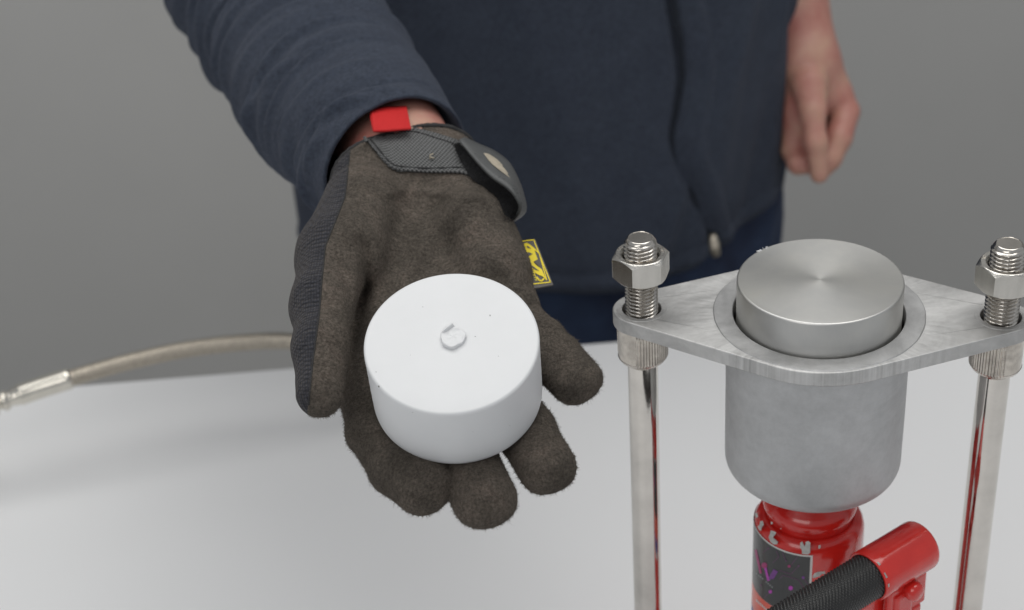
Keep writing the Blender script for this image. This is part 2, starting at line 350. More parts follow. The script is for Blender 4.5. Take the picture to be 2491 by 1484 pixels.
# ------------------------------------------------------------------ PRESS
AZ = math.radians(-9.84)
AX = np.array([math.cos(AZ), math.sin(AZ), 0]); AY = np.array([-math.sin(AZ), math.cos(AZ), 0])
PC = np.array([.1420, .6454, 0])+.008*AY
RL = np.stack([AX, AY, np.array([0, 0, 1.])], 1)               # local -> world
def L(P): return np.asarray(P)@RL.T+PC
ZT, ZB = .300, .2925
press = empty('press_frame', tuple(PC), 'steel press frame with diamond shaped top plate, two tall bolts and a frosted cup', 'press')
def hull_outline(R, r, D, n=24):
    pts = []; t = math.asin((R-r)/D)
    for k in range(2*n):                                       # big arcs front/back + lobes
        pass
    def arc(cx, rad, a0, a1, m):
        return [(cx+rad*math.cos(q), rad*math.sin(q)) for q in np.linspace(a0, a1, m)]
    # upper big arc between tangent points
    pts += arc(D, r, -(PI/2-t), PI/2-t, n); pts += arc(0, R, PI/2-t, PI/2+t, n); pts += arc(-D, r, PI/2+t, 3*PI/2-t, n); pts += arc(0, R, 3*PI/2-t, 3*PI/2+t, n)
    out = []
    for p in pts:
        if not out or math.dist(p, out[-1]) > 1e-6: out.append(p)
    return out
def plate():
    import bmesh
    bm = bmesh.new(); ol = hull_outline(.0505, .0138, .083)
    loops = [ol, [(.0402*math.cos(q), .0402*math.sin(q)) for q in np.linspace(0, 2*PI, 96, endpoint=False)]]
    for sx in (-1, 1): loops.append([(sx*.083+.0093*math.cos(q), .0093*math.sin(q)) for q in np.linspace(0, 2*PI, 40, endpoint=False)])
    es = []
    for lp in loops:
        vs = [bm.verts.new((x, y, 0)) for x, y in lp]
        for i in range(len(vs)): es.append(bm.edges.new((vs[i], vs[(i+1) % len(vs)])))
    bmesh.ops.triangle_fill(bm, edges=es, use_beauty=True, use_dissolve=False)
    ext = bmesh.ops.extrude_face_region(bm, geom=bm.faces[:])
    for v in [g for g in ext['geom'] if isinstance(g, bmesh.types.BMVert)]: v.co.z -= ZT-ZB
    bmesh.ops.recalc_face_normals(bm, faces=bm.faces)
    V = np.array([v.co[:] for v in bm.verts]); F = [[v.index for v in f.verts] for f in bm.faces] if not bm.verts.index_update() else []
    bm.free(); V[:, 2] += ZT; return V, F
V, F = plate(); o = add('top_plate', (L(V), F), M['plate'], press, True, 30)
bv = o.modifiers.new('edge', 'BEVEL'); bv.width = .0005; bv.segments = 2; bv.limit_method = 'ANGLE'; bv.angle_limit = math.radians(50)
# ground weld ring on top, slightly proud
prof = [(.0400, ZT-.002), (.0400, ZT+.0002), (.0403, ZT+.0005), (.0488, ZT+.0004), (.0496, ZT-.0003)]
V, F = lathe(prof, n=128, rf=lambda r, z, th: r+(.00012*np.sin(7*th)+.00006*np.sin(23*th) if r > .048 else 0)); add('weld_ring', (L(V), F), M['weld'], press, True, 12)
# grinding marks round the ring, thin brushed facets
def ring_patch(a0, a1, r0, r1, z, mat, name, jag=.002):
    n = 60; P = np.zeros((5, n, 3)); A = np.radians(np.linspace(a0, a1, n))
    w = np.sin(np.linspace(0, PI, n))**.5; jj = rng.uniform(-1, 1, n)*jag
    for i, f in enumerate(np.linspace(0, 1, 5)):
        rr = r0+(r1-r0)*f*w+(jj*f); P[i, :, 0] = rr*np.cos(A); P[i, :, 1] = rr*np.sin(A); P[i, :, 2] = z
    V, F = gridVF(P); return add(name, (L(V), F), mat, press, False)
# cup
CB = .2095
prof = [(.0402, ZB-.001), (.0402, .24), (.0402, .216), (0, .2158)]
V, F = lathe(prof, n=96); add('bore', (L(V), F[::-1]), M['bore'], press)
cr = .009; prof = [(.0430, ZB)]+[(.0430, z) for z in np.linspace(ZB-.004, CB+cr+.001, 14)]
prof += [(.0430-cr+cr*math.cos(q), CB+cr-cr*math.sin(q)) for q in np.linspace(0, PI/2, 16)]+[(.0001, CB)]
V, F = lathe(prof, n=160, rf=lambda r, z, th: r*(1+.0012*np.sin(3*th+z*60)+.0008*np.sin(9*th-z*140))); add('cup', (L(V), F), M['cup'], press)
V, F = lathe([(.0430, ZB-.0001), (.0444, ZB-.0001), (.0440, ZB-.0016), (.0429, ZB-.0026)], n=96); add('weld_bead', (L(V), F), M['cup'], press)
# rods
def thread(z0, z1, R=.0079, pitch=.002, dep=.0013, tip=0):
    n = 56; zs = np.arange(z0, z1+1e-9, pitch/9); th = np.linspace(0, 2*PI, n, endpoint=False); P = np.zeros((len(zs), n, 3))
    for i, z in enumerate(zs):
        ph = (z/pitch-th/(2*PI)) % 1; tri = np.abs(ph-.5)*2
        r = R-dep*np.clip((tri-.12)/.76, 0, 1)**.9
        e = (z1-z)/.0018
        if tip and e < 1: r = np.minimum(r, R-.0013*(1-e)**1.0)
        P[i, :, 0] = r*np.cos(th); P[i, :, 1] = r*np.sin(th); P[i, :, 2] = z
    rb = R-.0013 if tip else R-dep
    top = [(rb, z1), (rb*.93, z1+.0007), (rb*.86, z1+.0009), (rb*.84, z1+.0007), (rb*.5, z1+.0007), (1e-5, z1+.0007)]
    Q = np.zeros((len(top), n, 3))
    for i, (r, z) in enumerate(top): Q[i, :, 0] = r*np.cos(th); Q[i, :, 1] = r*np.sin(th); Q[i, :, 2] = z
    Q[0] = P[-1]
    return gridVF(np.concatenate([P, Q[1:]]), cv=True)
def nut(z0, h=.0128, AF=.0240, rot=0, n=144):
    th = np.linspace(0, 2*PI, n, endpoint=False); q = ((th-rot) % (PI/3))-PI/6; hr = AF/2/np.cos(q); rc = .0140
    P = []; ri = .0083
    def ringp(r, z): P.append(np.stack([r*np.cos(th), r*np.sin(th), z+0*th], -1))
    cz = np.maximum(0, hr-AF/2*.965)*math.tan(math.radians(32))*1.15
    ringp(ri+0*th, z0+h-.002); ringp(ri+.0002+0*th, z0+h-.0012); ringp(ri+.0012+0*th, z0+h); ringp(AF/2*.955+0*th, z0+h)
    ringp(AF/2*.985+0*th, z0+h-.0002-0*cz)
    for f in (.33, .66, 1.): ringp(AF/2*.985+(hr-AF/2*.985)*f, z0+h-.0002-cz*f)
    for f in (.3, .7): ringp(hr, (z0+h-cz)*(1-f)+(z0+cz)*f)
    for f in (1., .5, 0): ringp(AF/2*.985+(hr-AF/2*.985)*f, z0+cz*f)
    ringp(ri+.001+0*th, z0); ringp(ri+0*th, z0+.001)
    return gridVF(np.array(P), cv=True)
def collar(z0, z1, sm0, sm1, R=.0122):
    n = 288; th = np.linspace(0, 2*PI, n, endpoint=False); P = []
    d = (th-sm0) % (2*PI); wdt = (sm1-sm0) % (2*PI); inside = d < wdt
    kn = R+.00022*np.sign(np.sin(54*th))*np.abs(np.sin(54*th))**.6
    sm = R*1.0-.0004+0*th; r0 = np.where(inside, sm, kn)
    for z, f in ((z1, .82), (z1, .97), (z1-.001, 1), (z1-.004, 1), (z0+.005, 1), (z0+.0042, 1), ):
        r = r0 if f == 1 else R*f+0*th; P.append(np.stack([r*np.cos(th), r*np.sin(th), z+0*th], -1))
    for z, r in ((z0+.004, R*.985), (z0+.0025, R*.93), (z0+.001, R*.80), (z0, R*.66), (z0-.001, R*.60)):
        P.append(np.stack([r*np.cos(th), r*np.sin(th), z+0*th], -1))
    return gridVF(np.array(P), cv=True)
def text_mesh(name, body, size, mat, parent, origin, xdir, ydir, ext=.0001):
    cu = bpy.data.curves.new(name, 'FONT'); cu.body = body; cu.size = size; cu.align_x = 'CENTER'; cu.align_y = 'CENTER'; cu.extrude = ext
    tmp = bpy.data.objects.new(name+'_tmp', cu); COL.objects.link(tmp); dg = bpy.context.evaluated_depsgraph_get()
    me = bpy.data.meshes.new_from_object(tmp.evaluated_get(dg)); bpy.data.objects.remove(tmp)
    V = np.array([v.co[:] for v in me.vertices]); F = [list(p.vertices) for p in me.polygons]
    x = np.asarray(xdir)/np.linalg.norm(xdir); y = np.asarray(ydir)/np.linalg.norm(ydir); z = np.cross(x, y)
    return add(name, (origin+V[:, :1]*x+V[:, 1:2]*y+V[:, 2:3]*z, F), mat, parent, False)
for s, ztop, nz, nrot, sm in ((-1, .3385, .3180, math.radians(18), (math.radians(175), math.radians(260))), (1, .3385, .3165, math.radians(3), (math.radians(-78), math.radians(40)))):
    bc = np.array([s*.083, 0, 0])
    V, F = thread(.2935, ztop-.0004, tip=1); add('threaded_bolt', (L(V+bc), F), M['bolt'], press, True, 38)
    V, F = nut(nz, rot=nrot); nt_ = add('hex_nut', (L(V+bc), F), M['nut'], press, True, 25)
    for k, (ang, tx) in enumerate(((math.radians(20 if s < 0 else -40), 'A2-70'), (math.radians(160), 'TH'))):
        c = L(bc+np.array([.0103*math.cos(ang), .0103*math.sin(ang), nz+.01285])); rad = L(bc+np.array([math.cos(ang), math.sin(ang), 0]))-L(bc)
        text_mesh('stamping', tx, .0021, M['bolt'], nt_, c, np.cross(rad, [0, 0, 1])*-1 if False else np.cross([0, 0, 1], rad)*-1, rad, .00008)
    V, F = collar(.2700, ZB-.0002, *sm); add('knurled_collar', (L(V+bc), F), M['knurl'], press, True, 40)
    V, F = lathe([(.0074, .2705), (.0074, .2), (.0074, .1), (.0074, .0)], n=64); add('rod', (L(V+bc), F), M['chrome'], press)
    V, F = lathe([(.0095, ZT+.00010), (.0118, ZT+.00012), (.0120, ZT-.0001)], n=64); add('washer_mark', (L(V+bc), F), M['plate'], press, True, 8)
    # foot nut + base strap hidden below the frame
    V, F = nut(.012, rot=.3); add('foot_nut', (L(V+bc), F), M['nut'], press, True, 25)
V, F = hull_outline(.05, .0138, .083), None
bp = np.array([(x, y) for x, y in V]); n_ = len(bp)
VV = np.vstack([np.c_[bp, np.full(n_, .012)], np.c_[bp, np.full(n_, .0005)]]); FF = [list(range(n_)), list(range(2*n_-1, n_-1, -1))]+[(i, n_+i, n_+(i+1) % n_, (i+1) % n_) for i in range(n_)]
add('base_plate', (L(VV), FF), M['plate'], press, False)
# hammered dents on plate: shallow facets
# piston
pist = bpy.data.objects.new('piston', None)
prof = [(.0384, .262), (.0384, .3171), (.0382, .3176), (.0378, .3179), (.0375, .3180), (.030, .3180), (.015, .3180), (.002, .3180), (.0012, .3177), (.0, .3176)]
prof = prof[:5]+[(.0375, .3180)]+[(r_, .3180) for r_ in np.linspace(.036, .001, 24)]+[(0, .3180)]
V, F = lathe(prof, n=160); loc = PC+np.array([0, 0, .262])
ra_ = np.hypot(V[:, 0], V[:, 1]); ta_ = np.arctan2(V[:, 1], V[:, 0]); tp_ = (V[:, 2] > .3178)&(ra_ < .0372); V[tp_, 2] += .0035*ra_[tp_]*np.cos(4*ta_[tp_]+.8)*.5
V = V-np.array([0, 0, .262])
pist = mesh_obj('piston', V+np.array([0, 0, 0]), F, M['turned'], None, True, None, 35); pist.location = loc
tag(pist, 'round lathe-turned steel piston standing proud in the press cup', 'piston')
V = []; F = []
for k in range(9):
    ang = math.radians(rng.uniform(118, 128)); r = .0378+rng.uniform(-.0006, .0003); c = PC+np.array([r*math.cos(ang), r*math.sin(ang), .3178+rng.uniform(0, .0008)])
    s = rng.uniform(.0003, .0008); b0 = len(V); V += [c+s*rng.normal(size=3)*.8 for _ in range(4)]; F += [(b0, b0+1, b0+2), (b0, b0+2, b0+3), (b0, b0+3, b0+1), (b0+1, b0+3, b0+2)]
tag(add('plastic_crumbs', (np.array(V), F), M['white'], pist, False), kind='stuff')

# ------------------------------------------------------------------ BOTTLE JACK
jack = empty('bottle_jack', tuple(PC), 'red bottle jack with chipped enamel and dark sticker under the press cup', 'jack')
JR = .0278; ZS = .177
prof = [(0, .013), (.040, .013), (.040, .022), (JR+.004, .026), (JR, .03), (JR, ZS-.012), (JR, ZS-.004), (JR-.0006, ZS-.001), (JR-.0022, ZS+.0015), (JR-.0042, ZS+.0027), (JR-.0052, ZS+.003), (JR-.0060, ZS+.0026)]
V, F = lathe(prof, c=PC, n=128); add('body', (V, F), M['red'], jack, True, 60)
prof = [(JR-.0060, ZS+.002), (JR-.0052, ZS+.0062), (JR-.0044, ZS+.0085), (JR-.0042, ZS+.0105), (JR-.005, ZS+.0125), (JR-.0065, ZS+.0145), (JR-.010, ZS+.017), (JR-.0115, ZS+.020), (JR-.0125, .2050)]
V, F = lathe(prof, c=PC, n=128); add('cap', (V, F), M['red'], jack)
V, F = lathe([(.012, .204), (.012, CB-.0002), (0, CB-.0001)], c=PC, n=48); add('ram', (V, F), M['chrome'], jack)
def cyl_hit(u, v, R, C=PC):
    r = ray(u, v); o_ = CO-C; A = r[0]**2+r[1]**2; B = 2*(o_[0]*r[0]+o_[1]*r[1]); Cc = o_[0]**2+o_[1]**2-R*R
    D = B*B-4*A*Cc
    t = (-B-math.sqrt(max(D, 0)))/(2*A); return CO+t*r
def jang(P): return math.atan2(P[1]-PC[1], P[0]-PC[0])
def jdecal(name, poly, mat, parent, lift=.0003, n=3):
    """poly in photo pixels -> laid on the jack cylinder, fan of small faces"""
    pts = []
    for i in range(len(poly)):
        a_, b_ = np.array(poly[i], float), np.array(poly[(i+1) % len(poly)], float)
        for f in np.linspace(0, 1, n, endpoint=False): pts.append(a_+(b_-a_)*f)
    pts = np.array(pts); c = pts.mean(0); rings = [c+(pts-c)*f for f in (1, .66, .33)]+[c[None]]
    V = [cyl_hit(u, v, JR+lift) for rg in rings for u, v in rg]; m = len(pts); F = []
    for k in range(2): F += [(k*m+i, k*m+(i+1) % m, (k+1)*m+(i+1) % m, (k+1)*m+i) for i in range(m)]
    F += [(2*m+i, 2*m+(i+1) % m, 3*m) for i in range(m)]
    return add(name, (np.array(V), F), mat, parent, True)
def Z6(x, y): return ((2900+x/3.62)/1.6238, (2000+y/3.62)/1.6238)
def stroke(p, q, w_):
    p, q = np.array(p, float), np.array(q, float); d = q-p; d /= np.linalg.norm(d); nn = np.array([-d[1], d[0]])*w_/2
    return [Z6(*(p+nn)), Z6(*(q+nn)), Z6(*(q-nn)), Z6(*(p-nn))]
def disc2(c, r, n=12): return [Z6(c[0]+r*math.cos(q), c[1]+r*math.sin(q)) for q in np.linspace(0, 2*PI, n, endpoint=False)]
# sticker: param patch on the cylinder
pr = cyl_hit(1973, 1354, JR); a_r = jang(pr); z_t = pr[2]; pl = cyl_hit(1885, 1477, JR); z_b = pl[2]
def cpatch(name, a0, a1, z0, z1, mat, parent, lift):
    A = np.linspace(a0, a1, 40); Z = np.linspace(z0, z1, 6)
    P = np.array([[[PC[0]+(JR+lift)*math.cos(q), PC[1]+(JR+lift)*math.sin(q), z] for q in A] for z in Z]); return add(name, gridVF(P), mat, parent)
stk = cpatch('sticker', a_r+.03, a_r-2.0, z_b-.030, z_t+.0008, M['white_print'], jack, .00012)
tag(stk, 'dark sticker with magenta circuit lines')
cpatch('sticker_panel', a_r-.012, a_r-2.0, z_b, z_t-.0002, M['dark_print'], stk, .00022)
cpatch('sticker_band', a_r-.012, a_r-2.0, z_b-.016, z_b-.0002, M['orange_print'], stk, .00022)
cpatch('sticker_band', a_r-.5, a_r-2.0, z_b-.026, z_b-.0162, M['blue_print'], stk, .00022)
jdecal('logo_stroke', stroke((305, 620), (380, 960), 34), M['pink'], stk, .0004)
jdecal('logo_stroke', disc2((430, 845), 42), M['pink'], stk, .0004)
jdecal('logo_stroke', stroke((445, 880), (492, 1065), 34), M['magenta'], stk, .0004)
jdecal('logo_stroke', stroke((595, 915), (528, 1030), 74), M['purple'], stk, .0004)
jdecal('logo_stroke', stroke((500, 1050), (550, 990), 30), M['purple'], stk, .0005)
for p, q in (((490, 600), (410, 660)), ((600, 640), (640, 720)), ((640, 720), (550, 810)), ((690, 660), (740, 780)), ((910, 720), (810, 840)), ((920, 855), (810, 970)), ((810, 970), (640, 915)), ((640, 1045), (700, 985)), ((700, 985), (920, 1050)), ((920, 1050), (1000, 1170)), ((990, 1030), (1065, 1120)), ((510, 1230), (430, 1310))):
    jdecal('circuit_line', stroke(p, q, 9), M['violet_line'], stk, .00035)
for c, r, m_ in (((785, 858), 20, 'pink'), ((922, 853), 14, 'violet_line'), ((988, 1020), 22, 'purple'), ((808, 1170), 32, 'magenta'), ((518, 1222), 26, 'magenta'), ((490, 600), 13, 'violet_line'), ((742, 780), 11, 'violet_line'), ((380, 1130), 14, 'violet_line')):
    jdecal('circuit_node', disc2(c, r), M[m_], stk, .0004)
for k in range(9):
    x = 318+k*27; y = 955+k*24
    if k == 4: continue
    jdecal('small_print', stroke((x, y), (x+17, y+15), 20), M['grey_print'], stk, .0004, 1)
for k in range(6):
    x = 320+k*27; y = 1330+k*25; jdecal('band_print', stroke((x, y), (x+8, y+40), 16), M['white_print'], stk, .0004, 1)
# enamel chips (shapes traced on the photo, Z6 coordinates)
for poly in ([(370, 215), (410, 205), (425, 260), (395, 300), (385, 350), (350, 330), (335, 290), (365, 260)],
             [(520, 345), (560, 355), (600, 370), (590, 400), (550, 410), (525, 440), (520, 470), (580, 480), (630, 510), (610, 545), (560, 545), (520, 510), (490, 440), (510, 400)],
             [(520, 225), (548, 220), (552, 250), (530, 262)], [(945, 520), (975, 500), (990, 560), (1010, 570), (1020, 510), (1060, 495), (1090, 520), (1085, 670), (1050, 690), (970, 680), (965, 620), (945, 590)],
             [(1205, 560), (1235, 550), (1238, 590), (1215, 612), (1200, 595)], [(1120, 1000), (1150, 955), (1200, 935), (1295, 930), (1305, 965), (1260, 960), (1215, 1005), (1130, 1028)],
             [(300, 90), (330, 95), (340, 150), (320, 170), (300, 140)], [(660, 312), (672, 310), (675, 325), (662, 328)]):
    jdecal('enamel_chip', [Z6(*p) for p in poly], M['chip'], jack, .0001, 2)
# handle socket, tilted tube in front right
h0 = at(2112, 1402, .792); hd = np.array([.835, .55, .02]); hd /= np.linalg.norm(hd)
hx = np.cross(hd, [0, 0, 1.]); hx /= np.linalg.norm(hx); hy = np.cross(hx, hd); HM = np.stack([hx, hy, hd], 1)
SR = .0128
prof = [(SR-.0016, .03), (SR-.0016, .0), (SR-.0012, -.0007), (SR-.0004, -.0007), (SR, 0)]+[(SR, z) for z in np.linspace(.005, .034, 8)]+[(SR-.0003, .0352), (SR-.0009, .0360), (SR-.002, .0366), (SR-.008, .0368), (0.0, .0368)]
V, F = lathe(prof, c=h0, n=96, M=HM); sock = add('handle_socket', (V, F), M['red'], jack, True, 60)
V = []; F = []
for ang, zz, s in ((-.4, -.0006, .0009), (-.9, -.0006, .0007), (-1.3, -.0004, .001), (.9, .001, .0013), (.8, .0025, .0012)):
    pass
# chips round the mouth
for a0, a1, w_ in ((60, 105, .0022), (-60, -48, .0011), (-82, -74, .0009), (-30, -22, .0009)):
    A = np.radians(np.linspace(a0, a1, 10)); P = np.array([[h0+HM@np.array([(SR+.00012)*math.cos(q+PI/2), (SR+.00012)*math.sin(q+PI/2), zz*w_*(1+.3*math.sin(9*q))]) for q in A] for zz in (0, .5, 1)])
    add('enamel_chip', gridVF(P), M['chip'], sock)
# knurled grip
def grip():
    n = 288; Lg = .14; m = 700; R = .0110; th = np.linspace(0, 2*PI, n, endpoint=False); P = np.zeros((m, n, 3))
    for i, s in enumerate(np.linspace(.012, -Lg, m)):
        row = s/.00085; bmp = np.clip(np.sin(th*26+.5*row)*np.cos(row*PI), -.2, 1)
        rr = R+.00045*bmp; rr = np.where(np.abs(((th-math.radians(-62)+PI) % (2*PI))-PI) < .035, R+.00045, rr)
        P[i] = h0+(np.outer(np.cos(th)*rr, hx)+np.outer(np.sin(th)*rr, hy))+s*hd
    return gridVF(P, cv=True, caps=True)
add('grip', grip(), M['grip'], jack)
# lever yoke under the socket with pivot pin
def boxM(c, sx, sy, sz, MM):
    V, F = slab(-sx/2, sx/2, -sy/2, sy/2, -sz/2, sz/2); return V@MM.T+c, F
yk = h0+hd*.019-hy*(SR+.006)
o = add('yoke', join(boxM(yk+hx*.007, .004, .020, .026, HM), boxM(yk-hx*.006, .004, .020, .026, HM), boxM(yk-hy*.014, .019, .010, .020, HM)), M['red'], jack, False)
bv = o.modifiers.new('edge', 'BEVEL'); bv.width = .0016; bv.segments = 3
pc_ = at(2222, 1437, .800); V, F = lathe([(.0, .004), (.0030, .0038), (.0044, .003), (.0050, .001), (.0050, -.004), (.003, -.0045), (.003, -.034), (0, -.034)], c=pc_, n=40, M=np.stack([hd, hy, hx], 1)); add('pivot_pin', (V, F), M['red'], jack)
lb = at(2165, 1475, .812); V, F = lathe([(0, .014), (.006, .0135), (.0072, .012), (.0072, -.03), (0, -.03)], c=lb, n=40); add('pump_cylinder', (V, F), M['red'], jack)
V, F = lathe([(0, .0), (.012, .0), (.013, -.002), (.013, -.10), (0, -.10)], c=lb+np.array([-.004, .008, -.018]), n=48); add('pump_housing', (V, F), M['red'], jack)
o = add('linkage', join(boxM(at(2130, 1480, .806), .005, .020, .030, HM), boxM(at(2190, 1478, .806), .006, .022, .012, HM)), M['red'], jack, False)
bv = o.modifiers.new('edge', 'BEVEL'); bv.width = .002; bv.segments = 3

# ------------------------------------------------------------------ WHITE DISC
nC = np.array([-.046, .614, .788]); nC /= np.linalg.norm(nC)
pt = cm(1098, 830, 722.)                                       # centre of the top face, camera-aligned mm
PBot = pt-40*nC
ZW = cam2w(nC*1000)-CO; ZW = ZW.reshape(3)/np.linalg.norm(ZW)
xw = np.cross([0, 1., 0], ZW); xw /= np.linalg.norm(xw); yw = np.cross(ZW, xw); PM = np.stack([xw, yw, ZW], 1)
pb = cam2w(PBot).reshape(3)
disc = empty('white_disc', tuple(pb), 'thick white moulded plastic disc with a broken sprue nub, held on the glove', 'disc')
prof = [(.0, .0), (.036, .0), (.0378, .0003), (.0383, .0014)]+[(.0384+.00008*math.sin(z*900), z) for z in np.linspace(.003, .0375, 12)]+[(.0384, .0387), (.0382, .0394), (.0377, .0399), (.0371, .0400), (.030, .0400), (.02, .0400), (.0065, .0400), (.0, .0400)]
V, F = lathe(prof, c=pb, n=160, M=PM); add('body', (V, F), M['white'], disc, True); BD = BVHTree.FromPolygons([Vector(v) for v in V], [list(f) for f in F])
def nub():
    n = 40; th = np.linspace(0, 2*PI, n, endpoint=False); P = []
    R = .0056*(1+.05*np.sin(3*th+1)+.03*np.sin(7*th))
    flat = np.clip((np.sin(th-math.radians(20))-.35)/.65, 0, 1)           # raised torn flap at the back left
    for z, f in ((-.0003, 1.0), (.0006, .97), (.0012, .98), (.0014, .93), (.0012, .8), (.0011, .5), (.0012, .25), (.0012, .001)):
        zz = z+.0002*np.sin(5*th+f*9)*min(1, 2*f)*(z > .001); P.append(np.stack([R*f*np.cos(th), R*f*np.sin(th), zz], -1))
    return gridVF(np.array(P), cv=True)
V, F = nub(); nb = pb+.0400*ZW+xw*.0008+yw*.0012; 
add('sprue_nub', ((V*np.array([1, 1, 1.5]))@PM.T+nb, F), M['white'], disc)
V = 1.12*np.array([(-.0042, .0012, .0009), (-.0048, .0028, .0006), (-.0030, .0052, .0004), (.0004, .0062, .0004), (.0010, .0048, .0010), (-.0036, .0022, .0030), (-.0026, .0044, .0030), (.0000, .0056, .0036), (.0004, .0050, .0034)])
import bmesh
bm = bmesh.new()
for v in V: bm.verts.new(v)
bmesh.ops.convex_hull(bm, input=bm.verts[:]); bmesh.ops.recalc_face_normals(bm, faces=bm.faces); bm.verts.index_update()
VF = (np.array([v.co[:] for v in bm.verts])@PM.T+nb, [[v.index for v in f.verts] for f in bm.faces]); bm.free()
o = add('torn_flap', VF, M['white'], disc, False); bv = o.modifiers.new('b', 'BEVEL'); bv.width = .0003; bv.segments = 2
V = []; F = []
for x, y, sx, sy in ((.0175, .0125, .0002, .0006), (.0105, .0015, .0004, .00015), (-.012, .020, .0002, .0002), (.02, -.01, .0002, .0002), (-.018, -.006, .00015, .00015)):
    c = pb+.04015*ZW+x*xw+y*yw; b0 = len(V); V += [c-sx*xw, c-sy*yw, c+sx*xw, c+sy*yw]; F.append((b0, b0+1, b0+2, b0+3))
for u, v, sz in ((922, 940, .0006), (1004, 1003, .0003), (915, 905, .0003), (1150, 1050, .0002), (1240, 1035, .00025)):
    r = ray(u, v); r = r/np.linalg.norm(r); h_ = BD.ray_cast(Vector(CO), Vector(r))
    if h_[0] is None: continue
    c = np.array(h_[0])+np.array(h_[1])*.00012; n_2 = np.array(h_[1]); t1 = np.cross(n_2, ZW+.01); t1 /= np.linalg.norm(t1); t2 = np.cross(n_2, t1); b0 = len(V); V += [c-sz*t1, c-.5*sz*t2, c+sz*t1, c+.7*sz*t2]; F.append((b0, b0+1, b0+2, b0+3))
tag(add('dust_specks', (np.array(V), F), M['speck'], disc, False), kind='stuff')

# ------------------------------------------------------------------ SDF toolkit (camera-aligned mm grids -> one continuous surface)
def smin(a, b, k):
    h = np.clip(.5+.5*(b-a)/k, 0, 1); return b*(1-h)+a*h-k*h*(1-h)
def seg_sdf(G, a, b, ra, rb):
    pa = [G[i]-np.float32(a[i]) for i in range(3)]; ba = np.array(b)-np.array(a); L2 = float(ba@ba)+1e-9
    h = np.clip(sum(pa[i]*np.float32(ba[i]) for i in range(3))/L2, 0, 1)
    return np.sqrt(sum((pa[i]-h*np.float32(ba[i]))**2 for i in range(3)))-(ra+(rb-ra)*h)
def ell_sdf(G, c, ax, R):                                      # ellipsoid with axes rows ax
    p = [G[i]-np.float32(c[i]) for i in range(3)]
    q = [sum(p[i]*np.float32(ax[j][i]) for i in range(3))/R[j] for j in range(3)]
    k0 = np.sqrt(sum(x*x for x in q)); k1 = np.sqrt(sum((q[j]/R[j])**2 for j in range(3)))+1e-6; return k0*(k0-1)/k1
def grid(lo, hi, h):
    ax = [np.arange(lo[i], hi[i]+h, h, dtype=np.float32) for i in range(3)]
    G = np.meshgrid(*ax, indexing='ij'); return ax, G
def nets(D, ax):
    ins = D < 0; nx, ny, nz = D.shape
    cnt = np.zeros((nx-1, ny-1, nz-1), np.int8)
    for i in (0, 1):
        for j in (0, 1):
            for k in (0, 1): cnt += ins[i:nx-1+i, j:ny-1+j, k:nz-1+k]
    act = (cnt > 0) & (cnt < 8); idx = -np.ones(act.shape, np.int64); ids = np.argwhere(act); idx[act] = np.arange(len(ids))
    acc = np.zeros((len(ids), 3)); num = np.zeros(len(ids)); corners = [(i, j, k) for i in (0, 1) for j in (0, 1) for k in (0, 1)]
    val = {c: D[ids[:, 0]+c[0], ids[:, 1]+c[1], ids[:, 2]+c[2]] for c in corners}
    for c in corners:
        for a_ in range(3):
            if c[a_] == 0:
                d = list(c); d[a_] = 1; d = tuple(d); v0, v1 = val[c], val[d]; m = (v0 < 0) != (v1 < 0)
                t = np.where(m, v0/np.where(m, v0-v1, 1), 0); p = np.tile(np.array(c, float), (len(ids), 1)); p[:, a_] = t
                acc += np.where(m[:, None], p, 0); num += m
    P = ids+acc/num[:, None]; h = [float(x[1]-x[0]) for x in ax]; V = np.stack([ax[i][0]+P[:, i]*h[i] for i in range(3)], -1)
    F = []
    for a_ in range(3):
        b_, c_ = (a_+1) % 3, (a_+2) % 3
        sl0 = [slice(None)]*3; sl1 = [slice(None)]*3; sl0[a_] = slice(0, -1); sl1[a_] = slice(1, None)
        e = ins[tuple(sl0)] != ins[tuple(sl1)]; E = np.argwhere(e)
        E = E[(E[:, b_] > 0) & (E[:, c_] > 0) & (E[:, b_] < D.shape[b_]-1) & (E[:, c_] < D.shape[c_]-1)]
        flip = ins[E[:, 0], E[:, 1], E[:, 2]]
        def g(db, dc):
            q = E.copy(); q[:, b_] -= db; q[:, c_] -= dc; return idx[q[:, 0], q[:, 1], q[:, 2]]
        Q = np.stack([g(1, 1), g(0, 1), g(0, 0), g(1, 0)], -1); Q = np.where(flip[:, None], Q, Q[:, ::-1]); F.append(Q)
    F = np.concatenate(F); F = F[(F >= 0).all(1)]; return V, F
def relax(V, F, it=2, lam=.5):
    E = np.concatenate([F[:, [i, (i+1) % 4]] for i in range(4)])
    for _ in range(it):
        s = np.zeros_like(V); n = np.zeros(len(V)); np.add.at(s, E[:, 0], V[E[:, 1]]); np.add.at(n, E[:, 0], 1); np.add.at(s, E[:, 1], V[E[:, 0]]); np.add.at(n, E[:, 1], 1)
        V = V*(1-lam)+lam*s/np.maximum(n, 1)[:, None]
    return V
def vnoise(P, scale, seed):                                    # cheap smooth pseudo noise: sum of rotated sines
    r = np.random.default_rng(seed); out = 0
    for k in range(7):
        d = r.normal(size=3); d /= np.linalg.norm(d); f = 2*PI/scale*r.uniform(.6, 1.5); out = out+np.sin((P[0]*d[0]+P[1]*d[1]+P[2]*d[2])*f+r.uniform(0, 6.28))
    return out/7

